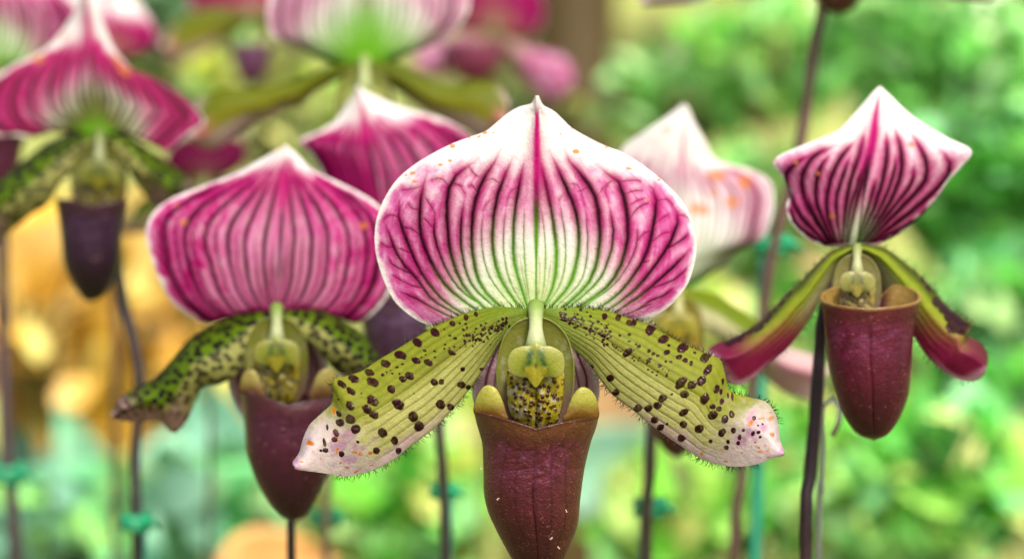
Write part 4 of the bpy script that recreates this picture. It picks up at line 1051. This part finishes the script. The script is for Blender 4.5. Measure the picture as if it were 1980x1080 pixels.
# ---- C: hooded striped flower on the right ------------------------------------
dC = .535
C_ = orchid('slipper orchid on the right with a hooded sharply striped sepal and dark red pouch', 1690, dC)
CL = [(1623, 476), (1583, 472), (1551, 453), (1528, 427), (1521, 400), (1527, 374), (1514, 342), (1497, 311), (1544, 286), (1590, 268), (1623, 252), (1649, 226), (1675, 196), (1692, 176)]
CR = [(1692, 473), (1728, 457), (1768, 428), (1801, 394), (1833, 349), (1858, 322), (1877, 292), (1834, 269), (1794, 246), (1755, 219), (1728, 193), (1710, 176)]
def tc_(w, *p): return [w * 1.45] + [(1500 + x / 1.929, y / 1.929) for x, y in p]
TRC = [tc_(2.3, (270, 900), (290, 800), (330, 640), (365, 520), (378, 440)), tc_(2.5, (250, 900), (260, 780), (280, 670), (310, 580), (335, 480)), tc_(2.1, (240, 900), (225, 760), (250, 660), (285, 570)), tc_(2.5, (225, 900), (190, 780), (208, 660), (250, 580), (305, 520)),
       tc_(2.4, (215, 900), (160, 780), (150, 700), (170, 620), (215, 570)), tc_(2.5, (200, 905), (120, 770), (98, 680), (110, 630), (150, 580), (230, 545)), tc_(2.4, (190, 908), (90, 800), (40, 680), (45, 640), (90, 600), (150, 575)), tc_(2.1, (185, 910), (80, 840), (52, 760)), tc_(2.1, (208, 905), (140, 790), (120, 720)),
       tc_(2.5, (310, 900), (370, 760), (405, 640), (415, 540), (408, 480)), tc_(2.5, (325, 900), (420, 760), (465, 650), (465, 560), (440, 470)), tc_(2.5, (340, 900), (470, 770), (550, 680), (560, 610), (530, 540), (500, 490)), tc_(2.4, (350, 900), (500, 790), (600, 700), (645, 640), (640, 590), (600, 550)),
       tc_(2.2, (360, 900), (520, 820), (620, 720), (680, 650), (700, 600)), tc_(2.1, (400, 895), (520, 840), (610, 750)), tc_(2.0, (305, 900), (345, 770), (380, 650)), tc_(2.1, (318, 900), (400, 750), (440, 640), (445, 560)), tc_(2.1, (330, 900), (440, 770), (505, 680), (515, 600)), tc_(2.0, (262, 900), (275, 790), (300, 700), (330, 600))]
sepal(C_, CL, CR, (1655, 476), (1702, 168), dC, lambda U, T, m: .006 + .006 * m - .006 * np.sin(np.pi * np.clip(T, 0, 1)) * (1 - np.abs(U) ** 2) + .006 * S(.55, 1, T), nu=380, nt=300, seed=31, green=.5, wash=.0, low=.30, tg0=.16, pink=.75, traced=TRC,
      vein=1.3, sc=.66, white_top=.72, mains=(.13, .28, .44, .60, .76, .9), seconds=(.065, .205, .36, .52), mexp=1.15,
      flecks=[(1762, 281, 7, 6, 0), (1609, 418, 6, 5, 0), (1540, 315, 5, 4, 0), (1583, 336, 5, 4, 0), (1500, 310, 4, 3, 0), (1728, 219, 3, 2, 0), (1605, 276, 3, 2, 0)])
wartL = [(1640 - i * 9.2, 484 + i * 9.3 - (i * .28) ** 2 * 1.0, 6, 4.5, -40) for i in range(0, 0)]
wL = [(1524, 568, 10, 7, -35), (1510, 585, 10, 8, -30), (1558, 535, 7, 4, -45), (1482, 616, 14, 10, -40), (1466, 632, 14, 10, -35), (1448, 640, 14, 9, -35), (1430, 654, 15, 9, -30), (1412, 664, 13, 8, -20), (1580, 512, 6, 3, -40), (1600, 497, 5, 3, -30), (1497, 600, 9, 6, -40), (1540, 552, 6, 4, -40)]
petal(C_, [(1650, 476), (1630, 480), (1603, 491), (1570, 524), (1547, 549), (1524, 567), (1500, 594), (1478, 615), (1455, 634), (1432, 648), (1405, 660), (1386, 666), (1370, 676)],
      [(1652, 484), (1634, 500), (1616, 520), (1600, 548), (1584, 577), (1565, 612), (1544, 643), (1520, 672), (1492, 696), (1468, 718), (1445, 735), (1420, 742), (1380, 720)],
      dC, lambda s, T: -.006 * T + .012 * np.clip(.4 - s, 0, 1) ** 1.3 * 2 + .004 * s * s, style='maroon', spots=wL, nt=260, ns=120, seed=33, nh=170, hair_px=17, nv=8, sc=.9)
wR = [(1786, 543, 9, 8, 40), (1797, 556, 10, 9, 30), (1806, 560, 9, 7, 30), (1812, 585, 13, 11, 40), (1824, 598, 14, 11, 40), (1838, 614, 17, 13, 40), (1850, 622, 16, 12, 40), (1864, 632, 13, 10, 30), (1842, 634, 14, 12, 30), (1770, 526, 6, 4, 40), (1856, 640, 12, 9, 20)]
petal(C_, [(1660, 476), (1672, 475), (1690, 477), (1715, 484), (1755, 515), (1787, 543), (1820, 582), (1845, 606), (1862, 617), (1876, 624), (1872, 640), (1870, 650), (1882, 657), (1893, 664), (1904, 678), (1908, 692), (1906, 706), (1903, 714)],
      [(1664, 486), (1682, 500), (1702, 532), (1720, 566), (1740, 600), (1760, 632), (1787, 676), (1805, 698), (1820, 712), (1838, 724), (1856, 732), (1872, 735), (1888, 733), (1898, 725), (1903, 717)],
      dC, lambda s, T: -.005 * T + .012 * np.clip(.4 - s, 0, 1) ** 1.3 * 2 + .004 * s * s + .004 * S(.8, 1, T) * (1 - s), style='maroon', spots=wR, nt=300, ns=140, seed=34, nh=190, hair_px=17, nv=8, sc=.9)
def rim_patch(root, cx, cy, w, h, d, dy, col):
    O = [(cx + w * math.cos(a), cy + h * math.sin(a)) for a in np.linspace(0, 2 * math.pi, 16, endpoint=False)]
    patch(root, 'pouch_lining', O, d, dy, -.006, M_GREEN, lambda X, Y, R: mix(np.broadcast_to(lin(col), X.shape + (3,)), lin([c * .45 for c in col]), S(.8, .1, R)), nr=18, na=60)
centre(C_, 1657, 482, .62, dC, 0, tone=(190, 170, 130, .3))
# ---- the pouch of C
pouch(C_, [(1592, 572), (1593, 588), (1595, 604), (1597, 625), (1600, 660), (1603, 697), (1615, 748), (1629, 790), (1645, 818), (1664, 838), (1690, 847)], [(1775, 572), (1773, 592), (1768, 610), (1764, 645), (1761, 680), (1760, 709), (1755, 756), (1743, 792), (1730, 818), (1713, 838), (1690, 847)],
      dC, -.007, ratio=.85, dip=24, vee=.3, backdrop=-26, flare=.03, wrinkle=.25, cols=dict(lining=(206, 168, 88), body=(122, 24, 60), low=(70, 12, 22), side=(104, 26, 48), rim=(124, 52, 56), lip=(180, 126, 84), painted_hi=(170, 80, 130), speck=(230, 170, 170)), veins=.3, seed=18, sc=.9, na=200, nv=180)
synsepal(C_, 1668, 490, 120, 190, dC, .010, seed=6, wash=.1)
stem(C_, [(1665, 492, .010), (1630, 530, .016), (1600, 580, .018), (1588, 640, .018), (1578, 780, .016), (1566, 920, .014), (1558, 1080, .012)], dC, rpx=13, col=(42, 26, 30))

# ---- D: blurred flower top left -----------------------------------------------
dD = .64
D_ = orchid('blurred slipper orchid at the upper left with a near black pouch', 190, dD)
sepal(D_, [(143, 256), (86, 256), (57, 266), (25, 262), (-10, 262), (-40, 240), (-45, 205), (-25, 168), (0, 145), (24, 128), (58, 113), (91, 94), (116, 68), (136, 40), (150, 15)],
      [(240, 255), (285, 272), (310, 286), (325, 291), (348, 275), (372, 256), (396, 235), (374, 204), (337, 173), (296, 152), (260, 140), (234, 116), (216, 89), (202, 55), (188, 20), (176, 0)],
      (190, 262), (163, -22), dD, lambda U, T, m: .004 + .010 * m + .006 * S(.4, 1, T) * np.abs(U), nu=240, nt=200, seed=41, green=1.0, wash=.02, pink=1.15, vein=1.1, tg0=.34, white_top=.80, sc=.8, basecol=(84, 88, 10), dull=(120, 110, 60, .08),
      flecks=[(76, 115, 14, 8, 0), (125, 72, 9, 5, -40), (224, 118, 12, 7, 50), (240, 138, 16, 8, 30)])
petal(D_, [(186, 260), (150, 256), (112, 270), (86, 281), (34, 322), (-10, 358), (-60, 410), (-100, 450)], [(186, 276), (160, 300), (126, 346), (86, 396), (34, 432), (-5, 468), (-60, 515), (-98, 470)], dD, fold_f, style='moss', nt=160, ns=70, seed=42, sc=.9, hairs=False)
petal(D_, [(194, 260), (222, 256), (250, 266), (298, 298), (344, 330), (366, 346), (374, 366), (366, 380)], [(196, 276), (230, 300), (258, 344), (287, 384), (308, 398), (330, 396), (350, 390), (364, 382)], dD, fold_f, style='moss', nt=140, ns=70, seed=43, sc=.9, hairs=False)
centre(D_, 192, 262, .72, dD, 0, tone=(84, 84, 20, .5))
PD = dict(body=(62, 26, 58), low=(24, 8, 22), side=(46, 16, 40), rim=(92, 54, 66), lip=(70, 30, 44), painted_hi=(120, 84, 130))
pouch(D_, [(109, 384), (112, 400), (118, 440), (121, 470), (124, 505), (134, 532), (148, 556), (160, 573), (174, 581)], [(247, 388), (240, 420), (234, 455), (232, 480), (229, 508), (218, 540), (205, 562), (190, 576), (174, 581)], dD, -.006, dip=10, cols=PD, veins=0, seed=44, sc=.8, na=80, nv=80)
stem(D_, [(200, 280, .012), (222, 420, .024), (229, 530, .022), (248, 620, .02), (268, 715, .018), (266, 800, .018), (261, 900, .018), (266, 1080, .016)], dD, rpx=11, col=(40, 32, 36))

# ---- E: flower between B and A ----------------------------------------------
dE = .62
E_ = orchid('blurred deep pink slipper orchid showing between the left flower and the sharp one', 745, dE)
sepal(E_, [(715, 455), (670, 430), (640, 380), (618, 325), (600, 298), (582, 272), (616, 256), (650, 234), (672, 202), (686, 182)],
      [(790, 450), (850, 430), (905, 390), (936, 340), (935, 290), (912, 264), (880, 243), (845, 228), (801, 216), (762, 204), (722, 186), (704, 176)],
      (748, 450), (692, 166), dE, lambda U, T, m: .004 + .010 * m + .005 * np.abs(U) ** 2, nu=220, nt=180, seed=51, green=.3, wash=.05, low=.3, tg0=.2, halo=.5, pink=1.0, vein=1.3, white_top=.86, sc=.8)
petal(E_, [(742, 445), (700, 440), (650, 470), (600, 520), (570, 560)], [(744, 458), (715, 490), (680, 530), (630, 570), (574, 566)], dE, fold_f, style='moss', nt=90, ns=50, seed=52, hairs=False)
petal(E_, [(754, 445), (800, 440), (850, 470), (900, 520), (930, 560)], [(752, 458), (785, 490), (820, 530), (870, 570), (926, 566)], dE, fold_f, style='moss', nt=90, ns=50, seed=53, hairs=False)
centre(E_, 748, 452, .6, dE, 0, tone=(110, 110, 30, .3))
pouch(E_, [(694, 560), (698, 590), (702, 620), (708, 660), (722, 705), (745, 735), (765, 745)], [(832, 560), (830, 590), (828, 620), (822, 660), (808, 705), (786, 735), (765, 745)], dE, -.006, dip=12, cols=dict(body=(104, 70, 104), low=(70, 34, 62), side=(84, 50, 80), rim=(110, 80, 90), painted_hi=(150, 120, 160)), veins=0, seed=54, na=70, nv=60)
stem(E_, [(756, 470, .012), (800, 600, .026), (838, 740, .024), (850, 840, .02), (858, 950, .02), (862, 1080, .02)], dE, rpx=11, col=(40, 36, 34))

# ---- F: green-based flower at the top ----------------------------------------
dF = .67
F_ = orchid('blurred slipper orchid at the top with a green fan and drooping olive petals', 705, dF)
sepal(F_, [(690, 140), (655, 128), (636, 120), (596, 103), (557, 86), (528, 72), (517, 38), (520, 0), (530, -60), (580, -120), (650, -160)], [(722, 138), (750, 128), (786, 104), (833, 88), (876, 60), (900, 32), (908, 0), (905, -60), (850, -120), (770, -160)],
      (706, 146), (712, -200), dF, lambda U, T, m: .004 + .012 * m + .005 * np.abs(U) ** 2, nu=220, nt=180, seed=61, green=1, basecol=(104, 176, 20), wash=-.08, halo=.2, dark=.6, pink=.5, vein=1.25, white_top=.84, sc=.85)
petal(F_, [(702, 124), (690, 121), (660, 127), (636, 131), (596, 146), (537, 165), (478, 173), (431, 172), (398, 186), (376, 212), (365, 240), (366, 262)], [(702, 138), (690, 142), (655, 152), (596, 189), (537, 221), (490, 242), (458, 262), (420, 282), (395, 284), (382, 278), (370, 268)], dF,
      lambda s, T: -.004 * T + .004 * (2 * s - 1) ** 2, style='pinktip', nt=130, ns=70, seed=62, hairs=False)
petal(F_, [(708, 124), (726, 121), (774, 126), (813, 149), (872, 169), (919, 158), (959, 165), (982, 196), (979, 232)], [(708, 138), (722, 142), (752, 162), (774, 178), (833, 214), (872, 238), (919, 260), (951, 256), (976, 238)], dF,
      lambda s, T: -.004 * T + .004 * (2 * s - 1) ** 2, style='pinktip', nt=130, ns=70, seed=63, hairs=False)
centre(F_, 705, 118, .75, dF, 0, tone=(170, 190, 90, .35))
pouch(F_, [(640, 262), (646, 300), (652, 340), (668, 380), (704, 410)], [(770, 262), (764, 300), (758, 340), (742, 380), (704, 410)], dF, .0, dip=12, cols=PB, veins=0, seed=64, na=60, nv=50)
stem(F_, [(706, 160, .012), (690, 400, .03), (660, 700, .03), (642, 900, .03), (630, 1080, .03)], dF, rpx=8, col=(120, 104, 84))

# ---- G: pale speckled flower behind, right ------------------------------------
dG = .625
G_ = orchid('blurred pale pink slipper orchid with rusty blotches behind the sharp one on the right', 1320, dG)
sepal(G_, [(1270, 550), (1225, 520), (1195, 460), (1180, 400), (1184, 340), (1204, 288), (1243, 258), (1288, 229), (1312, 210)], [(1354, 541), (1399, 513), (1427, 486), (1471, 463), (1488, 435), (1496, 391), (1488, 352), (1454, 330), (1416, 321), (1382, 308), (1366, 280), (1343, 241), (1332, 215)],
      (1312, 560), (1323, 201), dG, lambda U, T, m: .004 + .010 * m + .005 * np.abs(U) ** 2 + .003 * np.sin(T * 12) * np.abs(U), nu=220, nt=180, seed=71, green=.45, wash=-.12, pink=.32, vein=1.0, white_top=.80, sc=.8, dark=.55, mid=.7,
      flecks=[(1352, 405, 22, 13, 10), (1385, 340, 20, 14, 0), (1415, 392, 17, 13, 0), (1440, 352, 14, 16, 0), (1378, 375, 10, 7, 0), (1290, 250, 10, 5, 0), (1300, 420, 12, 8, 0)])
petal(G_, [(1312, 556), (1335, 560), (1382, 569), (1416, 590), (1449, 612), (1480, 640), (1520, 672), (1560, 684), (1590, 694), (1600, 715)], [(1310, 574), (1322, 600), (1345, 622), (1371, 642), (1410, 664), (1450, 700), (1490, 735), (1530, 762), (1570, 768), (1598, 745)], dG, fold_f, style='greenpink', nt=130, ns=70, seed=72, hairs=False)
petal(G_, [(1308, 556), (1270, 560), (1220, 590), (1170, 630), (1130, 680)], [(1310, 574), (1280, 610), (1240, 650), (1200, 690), (1140, 700)], dG, fold_f, style='greenpink', nt=90, ns=50, seed=73, hairs=False)
centre(G_, 1312, 562, .65, dG, 0, tone=(200, 170, 60, .35))
pouch(G_, [(1244, 690), (1248, 730), (1252, 780), (1264, 830), (1285, 866), (1308, 882)], [(1372, 690), (1368, 730), (1362, 780), (1350, 830), (1332, 866), (1308, 882)], dG, -.006, dip=12, cols=dict(body=(130, 70, 60), low=(104, 50, 36), side=(120, 66, 44), rim=(170, 120, 60), painted_hi=(150, 90, 90)), veins=0, seed=74, na=60, nv=60)
stem(G_, [(1308, 580, .012), (1276, 720, .026), (1260, 830, .022), (1256, 930, .02), (1250, 1080, .02)], dG, rpx=12, col=(62, 48, 42))

# ---- flowers further back ------------------------------------------------------
def back_flower(label, cx, cy, k, d, sep=None, pet=None, pch=None, pst='moss', stem_pts=None, kw=None, cols=None, srp=10, scol=(60, 46, 44), skipc=False):
    """The same build at coarser resolution; cx, cy is the joint of sepal and column in photo pixels, k the size against the sharp flower."""
    root = orchid(label, cx, d)
    q = lambda pts: [((x - 1036) * k + cx, (y - 600) * k + cy) for x, y in pts]
    kk = dict(green=.4, wash=.1, pink=1.2, vein=1.3, seed=int(cx) % 97 + 3, sc=k)
    kk.update(kw or {})
    sepal(root, sep[0] if sep else q(AL[::2]), sep[1] if sep else q(AR[::2]), (cx, cy + 4), sep[2] if sep else q([(1038, 186)])[0], d, lambda U, T, m: .004 + .012 * m + .005 * np.abs(U) ** 2, nu=150, nt=120, **kk)
    pp = pet or [(q(LT[::2]), q(LB[::2])), (q(RT[::2]), q(RB[::2]))]
    for j, (a, b) in enumerate(pp):
        petal(root, a, b, d, lambda s, T: -.004 * T + .003 * (2 * s - 1) ** 2, style=pst, nt=100, ns=50, seed=int(cx) % 50 + j, sc=k, hairs=False)
    if not skipc:
        centre(root, cx, cy, k, d, 0, tone=(120, 110, 50, .4))
    pl, pr = pch if pch else (q(PLs[::2] + [PLs[-1]]), q(PRs[::2] + [PRs[-1]]))
    if pl[-1] != pr[-1]: pr[-1] = pl[-1]
    pouch(root, pl, pr, d, -.006, dip=14 * k, cols=cols or PB, veins=0, seed=int(cx) % 31, na=60, nv=60, sc=k)
    sp = stem_pts or [(cx, cy + 30 * k, .012), (cx + 10, cy + 200 * k, .028), (cx + 12, 900, .026), (cx + 8, 1080, .024)]
    stem(root, sp, d, rpx=srp, col=scol)
    return root
back_flower('blurred pink veined slipper orchid in the top left corner, cut by the frame', -12, 128, .56, .73, stem_pts=[(-10, 150, .012), (-2, 300, .028), (3, 480, .026), (8, 760, .024), (16, 900, .024), (30, 1080, .024)],
            kw=dict(green=.8, wash=.02, halo=.4, pink=.75, vein=1.8), scol=(70, 56, 60), srp=13)
back_flower('blurred pink sepalled slipper orchid just behind the tip of the upper left flower', 212, 118, .36, .80, sep=([(190, 116), (160, 108), (130, 84), (118, 50), (126, 10), (150, -30), (185, -56)], [(235, 116), (262, 110), (288, 98), (302, 72), (290, 36), (262, 0), (236, -32)], (205, -70)),
            kw=dict(wash=.3, pink=1.2, white_top=.62, green=.1), srp=8)
back_flower('very blurred olive petalled slipper orchid with a small purple pouch near the top', 486, 36, .40, .92,
            pet=[([(482, 34), (450, 22), (410, 14), (370, 26), (335, 50), (312, 80)], [(484, 46), (460, 62), (420, 84), (385, 104), (350, 118), (316, 108)]), ([(490, 34), (520, 22), (560, 20), (600, 34), (640, 70)], [(490, 46), (520, 62), (550, 84), (590, 104), (636, 84)])], pst='pinktip',
            pch=([(446, 82), (450, 110), (458, 140), (472, 158), (487, 164)], [(526, 82), (522, 110), (514, 140), (502, 158), (487, 164)]), cols=dict(body=(140, 84, 128), low=(110, 50, 90), side=(120, 70, 100), rim=(150, 110, 130), painted_hi=(170, 120, 160)), kw=dict(wash=.3, pink=1.4), skipc=True,
            stem_pts=[(488, 60, .012), (492, 200, .028), (500, 500, .03), (505, 800, .03), (508, 1080, .03)], srp=5, scol=(120, 130, 70))
back_flower('very blurred magenta slipper orchid at the top above the sharp flower', 955, 62, .42, .95, sep=([(920, 64), (880, 50), (862, 10), (880, -50), (920, -80)], [(985, 70), (1020, 74), (1046, 50), (1052, 14), (1036, -40), (1000, -80)], (960, -96)),
            pet=[([(950, 64), (900, 66), (850, 78), (812, 100), (800, 124)], [(952, 80), (920, 110), (880, 136), (840, 146), (804, 134)]), ([(962, 66), (1000, 84), (1040, 98), (1080, 106), (1104, 130), (1108, 156)], [(960, 80), (990, 120), (1020, 160), (1050, 190), (1082, 196), (1104, 172)])], pst='pink',
            pch=([(858, 76), (862, 104), (872, 132), (892, 154), (918, 162)], [(976, 76), (972, 104), (962, 132), (944, 154), (918, 162)]), cols=dict(body=(176, 70, 108), low=(150, 40, 70), side=(170, 70, 100), rim=(190, 120, 150), painted_hi=(200, 120, 160)), kw=dict(wash=.3, pink=1.1, white_top=.95, green=.1), skipc=True,
            stem_pts=[(950, 90, .012), (946, 300, .03), (940, 600, .03), (936, 900, .03), (934, 1080, .03)], srp=6, scol=(110, 110, 60))
back_flower('blurred dark magenta slipper orchid half hidden under the upper left petal tips', 395, 345, .34, .78, sep=([(370, 346), (340, 340), (322, 318), (326, 290), (350, 272), (375, 262)], [(420, 344), (452, 332), (476, 306), (470, 276), (445, 266), (420, 262)], (398, 252)),
            kw=dict(wash=.42, pink=2.4, white_top=1.15, green=.1, dull=(60, 16, 34, .7)), srp=6, scol=(60, 60, 40), cols=dict(body=(96, 40, 60), low=(60, 20, 30)))
back_flower('brown pouch bottom and petal tips of a slipper orchid above the right of the frame', 1612, -330, .72, .66, pch=([(1540, -200), (1546, -140), (1556, -80), (1572, -20), (1592, 14), (1620, 27)], [(1702, -200), (1696, -140), (1686, -80), (1670, -20), (1648, 14), (1620, 27)]),
            pet=[([(1608, -330), (1540, -325), (1450, -270), (1370, -190), (1290, -100), (1246, -30), (1238, 4)], [(1610, -315), (1560, -270), (1500, -200), (1440, -110), (1380, -20), (1345, 4), (1244, 11)]), ([(1618, -330), (1690, -325), (1770, -270), (1840, -190), (1890, -100), (1920, -40), (1924, -6)], [(1616, -315), (1660, -270), (1700, -200), (1740, -110), (1800, -30), (1840, -2), (1918, 0)])], pst='spot',
            cols=dict(body=(110, 60, 40), low=(96, 50, 34), side=(90, 56, 34), rim=(130, 80, 40), painted_hi=(120, 70, 50)),
            stem_pts=[(1612, -310, .012), (1604, -150, .024), (1592, 0, .012), (1572, 100, .010), (1556, 230, .010), (1536, 330, .010), (1508, 430, .010), (1488, 520, .010), (1474, 620, .01), (1452, 760, .01), (1436, 920, .010), (1420, 1080, .010)], srp=11, scol=(84, 62, 56))

# ---- ties, stakes and the wire --------------------------------------------------
tie(262, 1010, .652, 16, 'bright green tie on the stem under the black pouch flower, near the bottom edge')
stakef(276, 1020, .660, 9, 'green stake standing behind the tied stem under the black pouch flower')
tie(14, 916, .755, 18, 'green tie on the stem at the left edge')
tie(858, 950, .643, 14, 'green tie on the stem just left of the sharp maroon pouch')
stakef(868, 975, .652, 7, 'dark green stake behind the stem left of the sharp maroon pouch')
tie(1256, 980, .648, 17, 'green tie on the thick stem right of the sharp maroon pouch')
stakef(1243, 985, .656, 8, 'green stake behind the tied stem right of the sharp maroon pouch')
tie(1491, 474, .675, 19, 'green tie high on the bare stem between the pale sepal and the striped one')
stakef(1480, 476, .685, 12, 'teal green stake rising to the high tie between the pale and striped sepals', lean=-.012)
tie(629, 1000, .705, 16, 'green tie on the thin pale stem beside the left maroon pouch')
M_WIRE = plain_mat('dull_grey_wire', (150, 156, 158), rough=.35, var=.1, scale=300, bump=.1, bd=.0003, metal=.7)
b = W(1582, 1080, .565)
wt = thing('support_wire', 'grey looped wire hook beside the dark stem of the right flower', 'wire', (b[0], b[1], 0))
wp = [W(x, y, .565) for x, y in [(1609, 842), (1622, 815), (1626, 795), (1618, 776), (1604, 770), (1592, 778), (1589, 800), (1590, 840), (1589, 900), (1586, 960), (1582, 1080)]] + [np.array([b[0] - .003, b[1], .1]), np.array([b[0] - .003, b[1], -.01])]
tube('wire', np.array(wp), .00062, M_WIRE, wt, seg=10, n=110)
